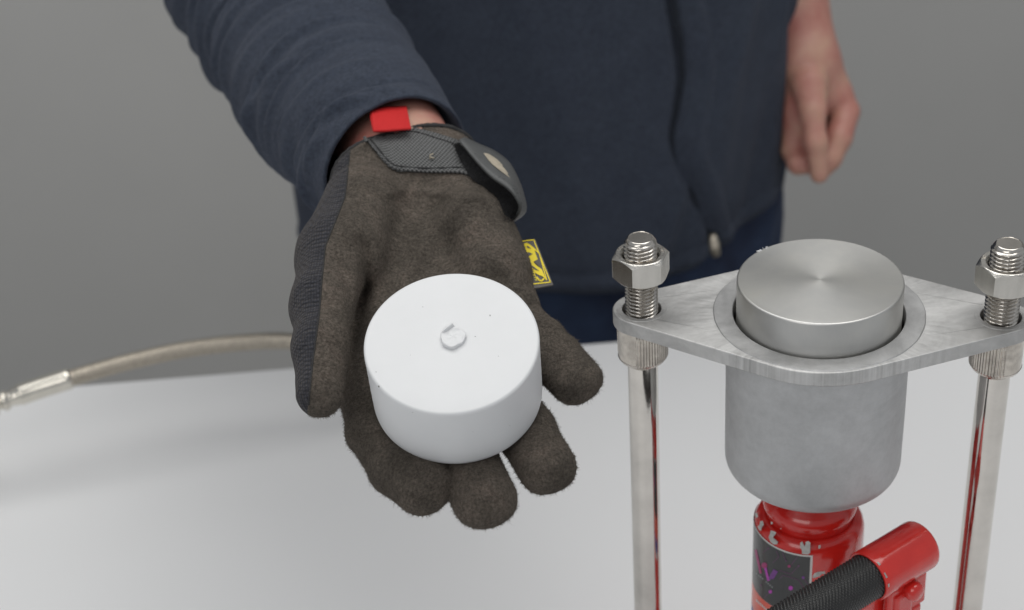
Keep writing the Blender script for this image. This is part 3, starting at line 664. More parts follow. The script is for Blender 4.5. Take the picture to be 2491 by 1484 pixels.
# ------------------------------------------------------------------ PERSON
person = empty('person', (.03, 1.27, -.9), 'person in a navy fleece and jeans holding out a brown work glove behind the table', 'person')
KPL = float(nC@PBot)
def gp(u, v, off):                                             # point `off` mm below the disc's bottom plane, seen at (u, v)
    r = np.array([(u-1245.5)/FPX, -(v-742)/FPX, -1.]); d = (KPL-off)/(nC@r); return r*d
def glove_sdf(G):
    D = None
    fingers = [  # chains of (u, v, off, r)
        [(925, 800, 15, 14), (900, 960, 15, 13.6), (915, 1045, 14, 13.6), (972, 1135, 11, 13.6), (1036, 1187, 8, 13.2)],
        [(1010, 810, 16, 14), (1075, 980, 17, 14), (1130, 1110, 15, 14), (1181, 1219, 10, 14.1)],
        [(1120, 800, 16, 14), (1215, 950, 17, 13.6), (1280, 1050, 14, 13.2), (1333, 1142, 9, 12.9)],
        [(1225, 740, 14, 13), (1308, 830, 13, 12.6), (1350, 873, 10, 12.4), (1404, 928, 6, 12.2)]]
    palm = None
    mc = [((900, 470, 16, 17), (925, 800, 15, 14)), ((960, 430, 17, 18), (1010, 810, 16, 14.5)), ((1040, 430, 18, 18), (1120, 800, 16, 14.5)), ((1115, 450, 17, 17), (1225, 740, 14, 14)),
          ((1150, 500, 10, 15), (1215, 660, 8, 15))]
    for a_, b_ in mc:
        s = seg_sdf(G, gp(*a_[:3]), gp(*b_[:3]), a_[3], b_[3]); palm = s if palm is None else smin(palm, s, 9)
    # wrist: oval sleeve of the glove
    for a_, b_ in (((905, 430, 17, 21), (915, 345, 20, 20)), ((1015, 440, 18, 22), (1010, 335, 20, 20)), ((1085, 450, 19, 20), (1065, 350, 22, 19))):
        palm = smin(palm, seg_sdf(G, gp(*a_[:3]), gp(*b_[:3]), a_[3], b_[3]), 10)
    # thumb mound and thumb
    th = [(885, 500, 4, 21), (830, 625, -3, 21), (792, 740, -12, 15.6), (787, 850, -17, 13.2), (778, 958, -19, 10.6)]
    T = None
    for a_, b_ in zip(th[:-1], th[1:]):
        s = seg_sdf(G, gp(*a_[:3]), gp(*b_[:3]), a_[3], b_[3]); T = s if T is None else smin(T, s, 7)
    for f in fingers:
        s_ = None
        fl_ = 2.9
        for a_, b_ in zip(f[:-1], f[1:]):
            p_, q_ = gp(*a_[:3]), gp(*b_[:3]); sd_ = np.cross(q_-p_, nC); sd_ /= np.linalg.norm(sd_)
            for sg in (-1, 1):
                s = seg_sdf(G, p_+sg*fl_*sd_, q_+sg*fl_*sd_, a_[3]-fl_+.3, b_[3]-fl_+.3); s_ = s if s_ is None else smin(s_, s, 3.5)
        s_ = smin(palm, s_, 9); D = s_ if D is None else smin(D, s_, .8)
    D = smin(D, T, 5)
    # heel bulge on the little-finger side
    D = smin(D, seg_sdf(G, gp(1140, 545, 2), gp(1185, 640, 3), 14, 12), 10)
    return D
lo = np.array([cm(600, 0, 760)[0]*1.0, -1e9, -920]); 
corners = [gp(*x[:3]) for x in ((700, 650, -20), (1480, 950, 0), (1180, 1300, 10), (1000, 300, 30), (880, 280, 40), (1300, 500, 0), (760, 1030, -20))]
lo = np.min(corners, 0)-28; hi = np.max(corners, 0)+24
ax, G = grid(lo, hi, 1.35)
G = [g.astype(np.float32) for g in G]
D = glove_sdf(G)
# soft folds: creases (negative) and ridges
NB = np.abs(D) < 8; Dfull = D; D = D[NB]; G_ = [g[NB] for g in G]
GU = 1245.5+FPX*G_[0]/-G_[2]; GV = 742-FPX*G_[1]/-G_[2]; FRONT = np.clip((G_[0]*np.float32(nC[0])+G_[1]*np.float32(nC[1])+G_[2]*np.float32(nC[2])-KPL+17)/8, 0, 1)
def crease(D, pts, w_, dep):                                   # w_, dep in mm; runs over the palm side
    best = None; m = len(pts)-1; c = catmull([(p[0], p[1], 0) for p in pts], 6*m+1)
    for k in range(len(c)-1):
        (ax_, ay_), (bx_, by_) = c[k][:2], c[k+1][:2]; dx, dy = bx_-ax_, by_-ay_; t = np.clip(((GU-ax_)*dx+(GV-ay_)*dy)/(dx*dx+dy*dy), 0, 1)
        d = np.sqrt((GU-ax_-t*dx)**2+(GV-ay_-t*dy)**2)/5.1; f = math.sin(PI*(k+.5)/(len(c)-1))**.5; e = np.exp(-(d/w_)**2)*f; best = e if best is None else np.maximum(best, e)
    return D+np.float32(dep)*best*FRONT
for pts_, w_, dep_ in (
    ([(872, 580), (888, 620), (890, 690), (880, 760), (864, 840), (855, 930)], 3.0, 5.5),
    ([(795, 625), (825, 650), (848, 700), (862, 770)], 3.2, 3.2), ([(905, 600), (870, 600), (835, 610)], 4, 1.2),
    ([(1215, 545), (1165, 575), (1110, 608), (1050, 655), (990, 690)], 7, 2.8), ([(1165, 520), (1120, 560), (1070, 590)], 5, 1.0),
    ([(930, 470), (980, 462), (1060, 468), (1140, 474), (1205, 492)], 2.4, -1.6), ([(930, 492), (1010, 508), (1080, 518), (1160, 508)], 6, .8),
    ([(1130, 640), (1180, 650), (1235, 690)], 3, .8), ([(1185, 600), (1225, 625), (1262, 640)], 2.5, .7),
    ([(1275, 745), (1310, 745), (1352, 770)], 2.0, 1.3), ([(1290, 790), (1330, 812), (1385, 815)], 2.2, .8),
    ([(840, 1030), (880, 1060), (940, 1052), (985, 1045)], 2.4, 1.2), ([(860, 1095), (900, 1095), (935, 1080)], 2.0, .8), ([(850, 960), (885, 985), (900, 1010)], 3, .8),
    ([(975, 1200), (1025, 1215), (1085, 1205)], 1.8, 1.5), ([(1120, 1212), (1175, 1228), (1245, 1210)], 1.8, 1.5), ([(1280, 1150), (1335, 1160), (1392, 1130)], 1.8, 1.4), ([(1270, 1085), (1320, 1080), (1370, 1060)], 2, .7),
    ([(1350, 945), (1400, 962), (1455, 940)], 1.8, 1.4), ([(740, 960), (780, 972), (820, 955)], 1.8, .6), ([(770, 850), (810, 842), (850, 850)], 2.2, .7)):
    D = crease(D, pts_, w_, dep_)
Dfull[NB] = D; D = Dfull
D = D+.32*vnoise(G, 19, 3)+.26*vnoise(G, 7, 5)
# cuff cut plane, perpendicular to forearm
WR = gp(985, 350, 20); EL = cm(700, 60, 1080.)
fa = (EL-WR)/np.linalg.norm(EL-WR)
RIM = gp(1000, 330, 0)
fcut = fa*.8+nC*-.25+np.array([.0, .25, 0]); fcut /= np.linalg.norm(fcut)
cutd = sum((G[i]-np.float32(RIM[i]))*np.float32(fcut[i]) for i in range(3))
Dr = D.copy()
D = np.maximum(D, cutd)
V, F = nets(D, ax); V = relax(V, F, 1, .5)
seamp = [(790, 240), (855, 330), (838, 480), (812, 545), (790, 600), (782, 680), (776, 760), (760, 880), (748, 1000), (752, 1100)]
def proj_uv(V): return 1245.5+FPX*V[:, 0]/-V[:, 2], 742-FPX*V[:, 1]/-V[:, 2]
uu, vv = proj_uv(V)
su = np.interp(vv, [p[1] for p in seamp], [p[0] for p in seamp]); seam = (uu-su)/5.2
# the back of the hand is knit too
bk = V@nC-KPL                                                   # mm above disc plane
seam_back = bk+17.5
thumbside = vv < 1040
seam = np.minimum(np.where((uu < 900) & thumbside, seam, 30), seam_back+np.where(vv > 1000, 4, 0))
FV = V[F].mean(1); fs = seam[F].mean(1)
VW = cam2w(V)
glove = add('work_glove', (VW, F[fs > 0]), M['glove'], person); tag(glove, 'brown suede palm glove with dark knit side')
knit = add('knit_panel', (VW, F[fs <= 0]), M['glove'], glove)
for o_ in (glove, knit):
    at_ = o_.data.attributes.new('seam', 'FLOAT', 'POINT'); at_.data.foreach_set('value', seam.astype(np.float32))
BV = BVHTree.FromPolygons([Vector(v) for v in VW], [list(map(int, f)) for f in F])
def hit(u, v, lift=0.):
    r = ray(u, v); r = r/np.linalg.norm(r); h = BV.ray_cast(Vector(CO), Vector(r))
    if h[0] is None: return None
    n = np.array(h[1]); 
    if n@r > 0: n = -n
    return np.array(h[0])+n*lift
# stitched seam between suede and knit
pts = [hit(u+1, v, .0001) for u, v in zip(np.interp(np.linspace(345, 985, 90), [p[1] for p in seamp], [p[0] for p in seamp]), np.linspace(345, 985, 90))]
pts = np.array([p for p in pts if p is not None])
add('seam', tube(pts, .00042, 8), M['piping'], glove)
# fibres of the suede
def fuzz(n, sel, l0, l1):
    fa_ = F[fs > 0]; c = V[fa_].mean(1); cu, cv = proj_uv(c); m = sel(cu, cv); fa_ = fa_[m]; i = rng.integers(0, len(fa_), n); q = fa_[i]
    a_ = rng.dirichlet([1, 1, 1, 1], n); P = (V[q]*a_[:, :, None]).sum(1)
    nn = np.cross(V[q[:, 1]]-V[q[:, 0]], V[q[:, 3]]-V[q[:, 0]]); nn /= np.linalg.norm(nn, axis=1)[:, None]+1e-9
    d = nn*rng.uniform(.15, 1., n)[:, None]+rng.normal(size=(n, 3))*.55; d /= np.linalg.norm(d, axis=1)[:, None]
    sd = np.cross(d, rng.normal(size=(n, 3))); sd /= np.linalg.norm(sd, axis=1)[:, None]; Lh = rng.uniform(l0, l1, n)[:, None]*rng.uniform(.4, 1, n)[:, None]
    w_ = .075; kink = rng.normal(size=(n, 3))*.35*Lh
    A = P-sd*w_-nn*.1; B = P+sd*w_-nn*.1; C1 = P+d*Lh*.55+sd*w_*.7; C0 = P+d*Lh*.55-sd*w_*.7; T_ = P+d*Lh+kink
    VV = np.stack([A, B, C1, C0, T_], 1).reshape(-1, 3); b0 = np.arange(n)*5; FF = [(k, k+1, k+2, k+3) for k in b0]+[(k+3, k+2, k+4) for k in b0]
    return VV, FF
f1 = fuzz(70000, lambda u, v: v > 780, .6, 2.0); f2 = fuzz(45000, lambda u, v: v <= 780, .4, 1.0)
f3 = fuzz(1500, lambda u, v: v > 850, 2.0, 3.6)
VVf, FFf = join(f1, f2, f3); o = add('suede_nap', (cam2w(VVf), FFf), M['fuzz'], glove); tag(o, kind='stuff')
# cuff binding: follow the cut rim
th = np.linspace(0, 2*PI, 120, endpoint=False); e1 = np.cross(fcut, [0, 0, 1.]); e1 /= np.linalg.norm(e1); e2 = np.cross(fcut, e1)
from_c = WR-fcut*float((WR-RIM)@fcut)
def sample(P):
    ijk = [(P[:, i]-ax[i][0])/(ax[i][1]-ax[i][0]) for i in range(3)]; i0 = [np.clip(np.floor(x).astype(int), 0, Dr.shape[k]-2) for k, x in enumerate(ijk)]; f = [np.clip(x-i, 0, 1) for x, i in zip(ijk, i0)]
    r = 0
    for a_ in (0, 1):
        for b_ in (0, 1):
            for c_ in (0, 1): r = r+Dr[i0[0]+a_, i0[1]+b_, i0[2]+c_]*(f[0] if a_ else 1-f[0])*(f[1] if b_ else 1-f[1])*(f[2] if c_ else 1-f[2])
    return r
rim = []; rr = np.linspace(2, 60, 240)
for q in th:
    P = from_c+rr[:, None]*(math.cos(q)*e1+math.sin(q)*e2); s = sample(P); k = np.argmax(s > 0) if (s > 0).any() else 100; rim.append(from_c+rr[k]*(math.cos(q)*e1+math.sin(q)*e2))
rim = np.array(rim); rim = np.stack([np.convolve(np.r_[rim[-4:, i], rim[:, i], rim[:4, i]], np.ones(9)/9, 'valid') for i in range(3)], -1)
RIMW = cam2w(rim)
add('cuff_binding', tube(RIMW, .0013, 10, closed=True, rf=lambda r, s, t: r*(1+.12*math.sin(s*4000))), M['piping'], glove)
# strap on the palm side of the wrist
def patch(name, A, B, nu, nv, lift, mat, parent, thick=.0012, edge=None):
    """A, B: polylines (u, v) of the two long sides; laid on the glove"""
    def res(P, n):
        P = np.array(P, float); s = np.r_[0, np.cumsum(np.linalg.norm(np.diff(P, axis=0), axis=1))]; t = np.linspace(0, s[-1], n); return np.stack([np.interp(t, s, P[:, k]) for k in (0, 1)], -1)
    a_, b_ = res(A, nu), res(B, nu); P = np.zeros((nu, nv, 3)); last = None
    for i in range(nu):
        for j, f in enumerate(np.linspace(0, 1, nv)):
            u, v = a_[i]*(1-f)+b_[i]*f; h = hit(u, v, lift); 
            if h is None: h = last if last is not None else at(u, v, .84)
            else: last = h
            P[i, j] = h
    Vp, Fp = gridVF(P); o = add(name, (Vp, Fp), mat, parent)
    uvl = o.data.uv_layers.new(name='UVMap'); 
    for lp in o.data.loops: 
        i, j = divmod(lp.vertex_index, nv); uvl.data[lp.index].uv = (i/(nu-1), j/(nv-1))
    solid(o, thick, 0); return o
topA = [(886, 332), (930, 320), (1000, 314), (1060, 330), (1108, 346), (1130, 356)]; botA = [(892, 345), (948, 410), (965, 417), (1040, 422), (1120, 424), (1180, 440), (1204, 452)]
strap = patch('wrist_strap', topA, botA, 60, 24, .0011, M['strap'], glove, .0016)
for P in ([(889, 343), (920, 334), (1000, 327), (1060, 343), (1110, 360)], [(896, 338), (925, 372), (955, 404), (975, 409), (1040, 413), (1120, 415), (1180, 431)]):
    q = catmull(P, 60); pp = [hit(u, v, .0021) for u, v in q]; pp = np.array([x for x in pp if x is not None]); add('stitching', tube(pp, .0003, 6, rf=lambda r, s, t: r*(1+.6*math.sin(s*4500))), M['piping'], strap)
h = hit(1047, 394, .0026)
add('lint', join(tube([h, h+.0022*UP, h+.0016*RT+.0028*UP], .0004, 6), tube([h+.0012*UP, h+.0020*RT+.0005*UP], .0004, 6)), M['tan'], strap)
# free end of the strap: bent rubber tab with pile underside
def loft(A, B, n, bulge=None, m=8):
    a_, b_ = catmull(A, n), catmull(B, n); P = np.zeros((n, m, 3))
    for j, f in enumerate(np.linspace(0, 1, m)): P[:, j] = a_*(1-f)+b_*f+(0 if bulge is None else np.sin(PI*f)*np.asarray(bulge))
    return P
def W3(L_): return np.array([at(u, v, d) for u, v, d in L_])
inner = W3([(1117, 344, .838), (1153, 387, .826), (1194, 429, .818), (1236, 458, .814), (1256, 481, .814), (1265, 504, .816), (1256, 524, .820), (1237, 541, .826)])
outer = W3([(1130, 337, .846), (1161, 351, .846), (1203, 370, .846), (1236, 396, .846), (1257, 433, .844), (1272, 475, .840), (1276, 515, .832), (1239, 543, .828)])
tab = add('strap_tab', gridVF(loft(inner, outer, 50, -.003*fw)), M['rubber_grey'], glove); solid(tab, .0016, 0)
tv = loft(inner, outer, 50, -.003*fw).reshape(-1, 3); BT = BVHTree.FromPolygons([Vector(v) for v in tv], [list(f) for f in gridVF(loft(inner, outer, 50))[1]])
def tab_hit(u, v, lift=.0028):
    r = ray(u, v); r = r/np.linalg.norm(r); h_ = BT.ray_cast(Vector(CO), Vector(r))
    return np.array(h_[0])-r*lift if h_[0] is not None else np.array(BT.find_nearest(Vector(at(u, v, .84)))[0])-r*lift
ea = catmull([(1177, 372, 0), (1203, 378, 0), (1230, 398, 0), (1250, 436, 0)], 14); eb = catmull([(1177, 374, 0), (1192, 393, 0), (1208, 408, 0), (1249, 439, 0)], 14)
P = np.array([[tab_hit(*(ea[i]*(1-f)+eb[i]*f)[:2]) for f in np.linspace(0, 1, 5)] for i in range(14)])
add('tab_emblem', gridVF(P), M['tan'], tab)
pile_o = W3([(1116, 346, .840), (1151, 388, .829), (1192, 430, .8205), (1234, 459, .8165), (1254, 482, .8165), (1262, 504, .8185), (1254, 522, .820), (1236, 539, .818)])
pile_i = W3([(1104, 352, .842), (1117, 383, .836), (1144, 430, .8262), (1170, 454, .8236), (1194, 480, .8205), (1208, 510, .8145), (1222, 530, .8115), (1232, 542, .8115)])
add('loop_pile', gridVF(loft(pile_o, pile_i, 50, .001*fw)), M['velcro'], tab)
Vf = []; Ff = []
lp = loft(pile_o, pile_i, 50, .001*fw).reshape(-1, 3)
for k in range(3500):
    p = lp[rng.integers(len(lp))]+rng.normal(size=3)*.0011; d = rng.normal(size=3)*.0010; s_ = np.cross(d, rng.normal(size=3)); s_ = s_/np.linalg.norm(s_)*.00008; b0 = len(Vf); Vf += [p-s_, p+s_, p+d-fw*.0006]; Ff.append((b0, b0+1, b0+2))
tag(add('pile_fibres', (np.array(Vf), Ff), M['velcro'], tab, False), kind='stuff')
# red pull loop
rA = W3([(903, 268, .858), (935, 262, .859), (965, 261, .860), (989, 260, .861)]); rB = W3([(909, 320, .842), (940, 319, .841), (970, 316, .841), (1000, 314, .842)])
P = loft(rA, rB, 30, -.0015*fw, 16); o = add('pull_loop', gridVF(P), M['red_web'], glove); uvl = o.data.uv_layers.new(name='UVMap')
for lp_ in o.data.loops:
    i, j = divmod(lp_.vertex_index, 16); uvl.data[lp_.index].uv = (i/29, j/15)
solid(o, .0012, 0)
rC = W3([(903, 268, .858), (902, 280, .854), (904, 295, .850), (909, 318, .843)]); rD = W3([(915, 270, .864), (914, 285, .860), (916, 300, .856), (916, 318, .850)])
o2 = add('pull_loop_fold', gridVF(loft(rC, rD, 16, None, 6)), M['red_web'], glove); uvl = o2.data.uv_layers.new(name='UVMap'); solid(o2, .001, 0)
for lp_ in o2.data.loops:
    i, j = divmod(lp_.vertex_index, 6); uvl.data[lp_.index].uv = (i/15, j/20)
# yellow brand flag sewn in the side seam
q0 = np.array([1.243e3, 590]); fl = [(1246, 592), (1301, 585), (1342, 692), (1290, 702)]
FP = W3([(u, v, d) for (u, v), d in zip(fl, (.826, .826, .800, .800))])
def flag_pt(u, v, lift=0.):
    # plane through the flag corners
    n = np.cross(FP[1]-FP[0], FP[3]-FP[0]); n /= np.linalg.norm(n)
    if n@fw > 0: n = -n
    r = ray(u, v); t = ((FP[0]-CO)@n)/(r@n); return CO+t*r+n*lift
def flag_poly(name, poly, mat, lift, parent):
    V = [flag_pt(u, v, lift) for u, v in poly]; o = add(name, (np.array(V), [tuple(range(len(V)))]), mat, parent, False); return o
ft = flag_poly('brand_flag', [(1240, 591), (1302, 583), (1346, 694), (1283, 706)], M['label_dark'], 0, glove); solid(ft, .0008, 0)
def F2(x, y): return ((1950+x/5.3)/1.6238, (900+y/5.3)/1.6238)
def fstroke(name, P, w_, mat='yellow', lift=.0006):
    for p, q in zip(P[:-1], P[1:]):
        p, q = np.array(p, float), np.array(q, float); d = (q-p)/np.linalg.norm(q-p); nn = np.array([-d[1], d[0]])*w_/2
        flag_poly(name, [F2(*(p+nn-d*w_*.3)), F2(*(q+nn+d*w_*.3)), F2(*(q-nn+d*w_*.3)), F2(*(p-nn-d*w_*.3))], M[mat], lift, ft)
fstroke('flag_border', [(470, 315), (840, 268), (1190, 1155), (820, 1195)], 22)
fstroke('flag_rule', [(630, 375), (910, 1120)], 14, 'yellow', .00065)
fstroke('flag_rule', [(830, 440), (960, 560), (1110, 1110)], 22, 'yellow', .00065)
for poly in ([(640, 350), (700, 335), (760, 370), (850, 440), (880, 560), (925, 680), (830, 735), (890, 800), (1010, 890), (1060, 1000), (1100, 1110), (1060, 1070), (1030, 1040), (950, 1010), (860, 960), (820, 830), (740, 740), (720, 650), (690, 560), (650, 430)],):
    flag_poly('flag_emblem', [F2(*p) for p in poly], M['yellow'], .0007, ft)
for poly in ([(705, 550), (740, 535), (820, 575), (720, 630)], [(850, 740), (920, 690), (975, 850)], [(690, 420), (720, 405), (790, 465), (720, 450)], [(790, 800), (965, 935), (870, 900), (810, 850)]):
    flag_poly('flag_emblem', [F2(*p) for p in poly], M['label_dark'], .0009, ft)
fstroke('flag_emblem', [(905, 1060), (960, 1120), (1010, 1135), (1050, 1090)], 34, 'yellow', .00075)
for k in range(15):
    x = 535+k*24; y = 380+k*52
    if 8 <= k <= 10: continue
    fstroke('flag_print', [(x, y), (x+34, y+4)], 20, 'yellow_dim', .0006)

# jacket sleeve ---------------------------------------------------
def sleeve():
    C = [cm(962, 402, 872.), cm(893, 322, 915.), cm(800, 210, 985.), cm(716, 52, 1070.), cm(612, -90, 1125.)]
    C = [cam2w(c).reshape(3) for c in C]+[np.array([-.215, 1.22, .47]), np.array([-.19, 1.27, .60])]
    m, n = 260, 220; Cc = catmull(C, m); R = np.interp(np.linspace(0, 6, m), [0, .6, 1, 2, 3, 4, 5, 6], [.0392, .0425, .0455, .0510, .0530, .060, .070, .08])
    T = np.gradient(Cc, axis=0); T /= np.linalg.norm(T, axis=1)[:, None]
    th = np.linspace(0, 2*PI, n, endpoint=False); s = np.r_[0, np.cumsum(np.linalg.norm(np.diff(Cc, axis=0), axis=1))]
    r2 = np.random.default_rng(21); folds = []
    for k in range(17):
        s0 = .016+k*.0205+r2.uniform(-.009, .009); folds.append((s0, r2.uniform(-.002, .030), r2.uniform(.0032, .0080), r2.uniform(.0020, .0062), r2.uniform(1.3, 2.8), r2.uniform(1.3, 2.2), r2.uniform(-.012, .012)))
    for k in range(22):
        s0 = r2.uniform(.012, .34); folds.append((s0, r2.uniform(-.045, .075), r2.uniform(.0028, .0060), r2.uniform(.0015, .0042), r2.normal(PI*.95, .8), r2.uniform(.7, 1.6), r2.uniform(-.02, .02)))
    P = np.zeros((m, n, 3))
    for i in range(m):
        t = T[i]; b = np.cross(t, -fw); b /= np.linalg.norm(b)              # sideways, in the picture
        f_ = np.cross(b, t)                                                 # towards the viewer
        dr = 0*th
        for s0, sl, w_, am, c0, ext, cv in folds:
            d = ((th-c0+PI) % (2*PI))-PI; g = np.exp(-(d/ext)**2); sc = s0+sl*d*.45+cv*d*d*.5; x = (s[i]-sc)/w_
            dr = dr+am*g*(np.exp(-x*x)-.55*np.exp(-((x-1.6)/1.1)**2))
        dr = dr*min(1, s[i]/.02+.15)
        hem = .0008*math.exp(-((s[i]-.020)/.0016)**2)*-1.2
        rx = R[i]*1.06+dr+hem; ry = R[i]*.92+dr+hem
        P[i] = Cc[i]+(np.cos(th)*rx)[:, None]*b+(np.sin(th)*ry)[:, None]*f_
    # turned-in hem
    inn = []
    for k, (q, dz) in enumerate(((.985, -.0012), (.95, -.0008), (.93, .002), (.90, .03))):
        inn.append(Cc[0]+(P[0]-Cc[0])*q+T[0]*dz)
    P = np.concatenate([np.array(inn[::-1]), P]); return gridVF(P, cv=True)
sl = add('jacket_sleeve', sleeve(), M['fleece'], person)

# jacket body -----------------------------------------------------
TC = np.array([.030, 1.262]); TA, TB = .209, .118
def torso_pt(x, z, dy=0.):                                     # x from -1..1 over the front
    a_ = x*PI/2; e = 1+.02*math.sin(z*9+1); wz = 1+.07*np.clip((z-.1)/.4, 0, 1)
    return np.array([TC[0]+TA*wz*math.sin(a_), TC[1]-(TB*e+dy)*math.cos(a_)*(1-.0*abs(x)), z])
def find_tx(u, v):                                             # photo pixel -> torso parameters
    r = ray(u, v); best = None
    for d in np.linspace(1.0, 1.6, 900):
        p = CO+d*r; wz = 1+.07*np.clip((p[2]-.1)/.4, 0, 1); e = 1+.02*math.sin(p[2]*9+1)
        if ((p[0]-TC[0])/(TA*wz))**2+((p[1]-TC[1])/(TB*e))**2 < 1:
            return math.atan2((p[0]-TC[0])/(TA*wz), -(p[1]-TC[1])/(TB*e))/(PI/2), p[2]
    p = CO+1.38*r; return (1.0 if p[0] > 0 else -1.0), p[2]
zipuv = [(1632, -60), (1640, 0), (1655, 90), (1662, 180), (1650, 260), (1637, 330), (1645, 385), (1672, 440), (1700, 500), (1725, 560), (1742, 608)]
zp = np.array([find_tx(u, v) for u, v in zipuv])
hemuv = [(1150, 718), (1310, 716), (1420, 712), (1500, 706), (1600, 688), (1690, 648), (1738, 612), (1790, 575), (1850, 510), (1890, 455), (1908, 420)]
hp = np.array([find_tx(u, v) for u, v in hemuv])
def torso():
    m, n = 170, 420; X = np.linspace(-2, 2, n, endpoint=False); P = np.zeros((m, n, 3)); r3 = np.random.default_rng(5)
    fold = [(-.35, .18, .9, .10, .005), (.1, .05, -.5, .09, .0045), (.45, .12, .6, .05, .005), (.72, .28, .15, .05, .0055), (.84, .22, -.1, .04, -.005), (.3, .1, 1.1, .06, .004), (-.05, .25, .4, .08, -.004), (.58, .05, 1.0, .05, -.004), (.25, .02, 1.3, .035, .004)]
    for j, x in enumerate(X):
        xx = x if abs(x) <= 1 else (2-x if x > 1 else -2-x)
        zh = np.interp(xx, hp[:, 0], hp[:, 1], left=hp[0, 1], right=hp[-1, 1])
        if abs(x) > 1: zh = (zh if x > 0 else hp[0, 1])
        for i, f in enumerate(np.linspace(0, 1, m)):
            z = zh+(.62-zh)*f; wz = 1+.07*np.clip((z-.1)/.4, 0, 1); a_ = x*PI/2; e = 1+.02*math.sin(z*9+1)
            dr = 0
            for fx, fz, sl_, w_, am in fold:
                q = ((x-fx)-sl_*(z-fz)*1.0)/w_; dr += 1.5*am*math.exp(-q*q)*(.4+.6*math.exp(-((z-fz)/.16)**2))
            zx = np.interp(z, zp[::-1, 1], zp[::-1, 0]); q = (x-zx)/.018
            if abs(x) < 1: dr += .0045/(1+math.exp(-q*2.2))-.0055*math.exp(-((x-zx+.008)/.013)**2)+.0025*math.exp(-((x-zx-.045)/.014)**2)-.001*math.exp(-((x-zx-.075)/.01)**2)
            k = z-zh; dr += .0022*math.exp(-((k-.010)/.006)**2)-.004*math.exp(-(k/.004)**2)-.0012*math.exp(-((k-.021)/.002)**2)
            P[i, j] = (TC[0]+(TA*wz+dr)*math.sin(a_), TC[1]-(TB*e+dr)*math.cos(a_), z)
    return gridVF(P, cv=True)
jb = add('jacket_body', torso(), M['fleece'], person); solid(jb, .003, -1)
def on_torso(u, v, lift):
    x, z = find_tx(u, v); p = torso_pt(x, z, lift); return p
zl = catmull([(u-4, v) for u, v in zipuv], 70); pts = np.array([on_torso(u, v, .0005) for u, v in zl]); add('zip', tube(pts, .0026, 10), M["fleece_trim"], jb)
zz = at(1738, 588, 1.33)
px_, pz_ = find_tx(1730, 560); p0 = torso_pt(px_, pz_, .010); p1 = torso_pt(*find_tx(1736, 607), .011)
add('zip_pull', tube([p0, (p0+p1)/2, p1], [.0028, .0044, .0040], 12), M['brass_zip'], jb)

# jeans -----------------------------------------------------------
def jeans():
    m, n = 60, 160; th = np.linspace(0, 2*PI, n, endpoint=False); P = np.zeros((m, n, 3))
    for i, z in enumerate(np.linspace(.26, -.90, m)):
        a_ = .197+.010*math.exp(-((z-.0)/.12)**2)-(.05 if z < -.2 else 0)*min(1, (-z-.2)/.6); b_ = .098
        dr = .004*np.sin(5*th+z*22)+.003*np.sin(11*th-z*35); cr_ = 1-.55*np.exp(-((np.abs(((th+PI/2) % (2*PI))-0))/.22)**2)*(1 if z < -.12 else 0)
        P[i, :, 0] = TC[0]+.004+(a_+dr)*np.cos(th); P[i, :, 1] = TC[1]+(b_+dr)*np.sin(th); P[i, :, 2] = z
    return gridVF(P, cv=True, caps=True)
add('jeans', jeans(), M['denim'], person)

# body: forearm in the sleeve and the bare left arm and hand --------
def tube_body():
    A_ = cam2w(gp(985, 520, 22)).reshape(3); B_ = cam2w(gp(965, 350, 18)).reshape(3); C_ = cam2w(cm(820, 205, 985.)).reshape(3); D_ = cam2w(cm(700, 55, 1070.)).reshape(3)
    c = catmull([A_, B_, C_, D_], 60); r = np.interp(np.linspace(0, 3, 60), [0, .8, 1.4, 2, 3], [.012, .0225, .0245, .030, .038]); T = np.gradient(c, axis=0); T /= np.linalg.norm(T, axis=1)[:, None]; th = np.linspace(0, 2*PI, 48, endpoint=False); P = np.zeros((60, 48, 3))
    for i in range(60):
        b = np.cross(T[i], -fw); b /= np.linalg.norm(b); f_ = np.cross(b, T[i]); k = max(0, 1-i/25)
        wrx = 1.2; P[i] = c[i]+(np.cos(th)*r[i]*wrx)[:, None]*b+(np.sin(th)*r[i]*.9)[:, None]*f_
    return gridVF(P, cv=True, caps=True)
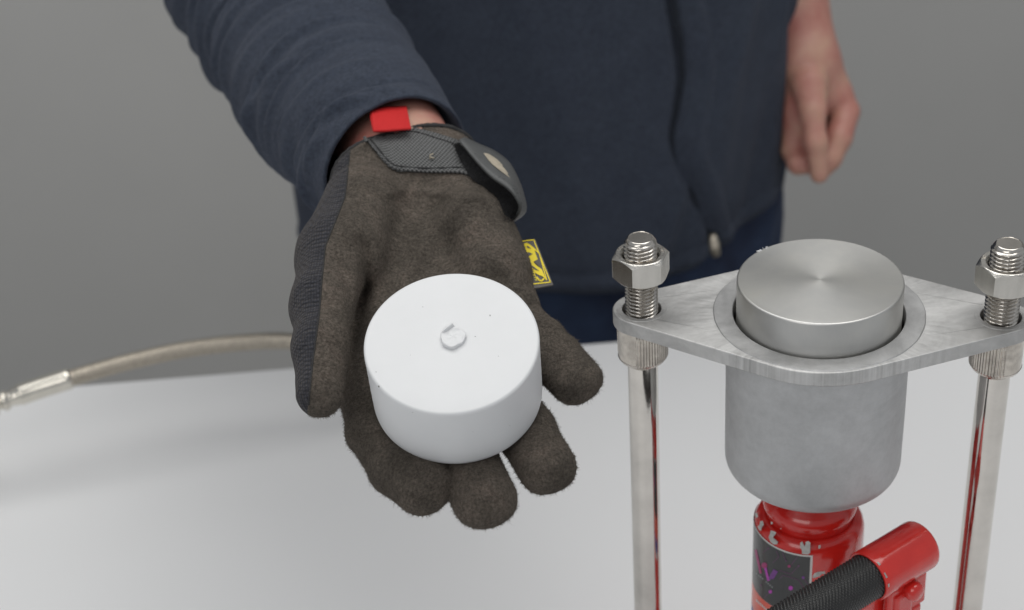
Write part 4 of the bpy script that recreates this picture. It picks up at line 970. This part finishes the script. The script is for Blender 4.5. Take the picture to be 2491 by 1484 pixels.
def hand_left():
    d0 = 1345.
    def q(u, v, dd=0): return cm(u, v, d0+dd)
    lo = q(1830, 470, 60)-np.array([10, 10, 20]); hi = q(2130, -60, -60)+np.array([10, 10, 30]); ax, G = grid(np.minimum(lo, hi), np.maximum(lo, hi), 1.8)
    ch = lambda pts, k: None
    def chain(pts, k=4):
        s_ = None
        for a_, b_ in zip(pts[:-1], pts[1:]):
            s = seg_sdf(G, q(*a_[:3]), q(*b_[:3]), a_[3], b_[3]); s_ = s if s_ is None else smin(s_, s, k)
        return s_
    D = chain([(1925, -60, 10, 30), (1938, 60, 10, 27), (1962, 150, 5, 24)], 6)
    D = smin(D, chain([(1962, 130, 8, 22), (2020, 225, 14, 17), (2066, 268, 10, 9)], 6), 14)      # back of hand to index knuckle
    D = smin(D, chain([(1955, 150, 5, 21), (1945, 260, 12, 17), (1935, 330, 16, 12)], 6), 14)
    idx = chain([(2058, 280, 8, 10.5), (2040, 335, 2, 11), (2016, 385, 2, 10.5), (2002, 408, 2, 8.5)], 3)
    mid = chain([(2050, 285, 26, 10), (2028, 350, 18, 10), (2000, 400, 14, 9)], 3)
    rng_ = chain([(1990, 300, 34, 10), (1965, 370, 26, 9.5), (1950, 398, 14, 9)], 3)
    lit = chain([(1940, 300, 30, 10), (1930, 365, 14, 10), (1942, 398, 4, 9), (1968, 400, 0, 8)], 3)
    thb = chain([(1968, 205, -14, 15), (1978, 270, -20, 11), (1985, 345, -20, 9.2), (1993, 424, -10, 7.6)], 4)
    for f in (idx, mid, rng_, lit): D = smin(D, f, 3)
    D = smin(D, thb, 4)
    D = D+5.5*np.exp(-(seg_sdf(G, q(2018, 272, -16), q(2014, 318, -16), 0, 0)/6)**2)+5*np.exp(-(seg_sdf(G, q(1928, 285, -8), q(1936, 322, -8), 0, 0)/5.5)**2)
    V, F = nets(D, ax); V = relax(V, F, 2); return cam2w(V), [tuple(f) for f in F]
def core():
    V, F = lathe([(0, -.85), (.09, -.85), (.12, -.3), (.14, .0), (.15, .3), (.16, .6), (0, .6)], n=40); V[:, 1] *= .55; return V+np.array([TC[0], TC[1], 0]), F
add('body', join(tube_body(), hand_left(), core()), M['skin'], person)
# thumbnail
# short left sleeve hidden above the frame keeps the arm attached
# ------------------------------------------------------------------ HOSE
hose = empty('braided_hose', tuple(onz(170, 917, .07)), 'braided steel hose with a crimped ferrule curving over the table edge', 'hose')
hp_ = [(170, 921, .075), (300, 884, .078), (450, 851, .080), (600, 833, .080), (720, 831, .078), (900, 850, .062), (1050, 890, .03), (1150, 930, .009)]
HP = catmull([onz(*p) for p in hp_], 900)
add('braid', tube(HP, .0058, 48, rf=lambda r, s, t: r+.00035*np.maximum(np.sin(8*t+s*1500), np.sin(8*t-s*1500))), M['braid'], hose)
fp = [(176, 919, .075), (90, 946, .072), (10, 975, .069), (-40, 993, .067)]; FPp = catmull([onz(*p) for p in fp], 80); rr_ = np.interp(np.linspace(0, 1, 80), [0, .015, .04, .5, .52, .56, .60, .64, .68, .72, .76, .80, 1], [.0055, .0072, .0076, .0076, .0066, .0064, .0052, .0074, .0074, .0052, .0052, .0085, .0085])
add('ferrule', tube(FPp, rr_, 48), M['ferrule'], hose)
tp = catmull([onz(-40, 993, .067), onz(-140, 1030, .055), onz(-260, 1080, .03), onz(-330, 1110, .009)], 60); add('tail', tube(tp, .0085, 32), M['ferrule'], hose)

S.render.engine = 'CYCLES'
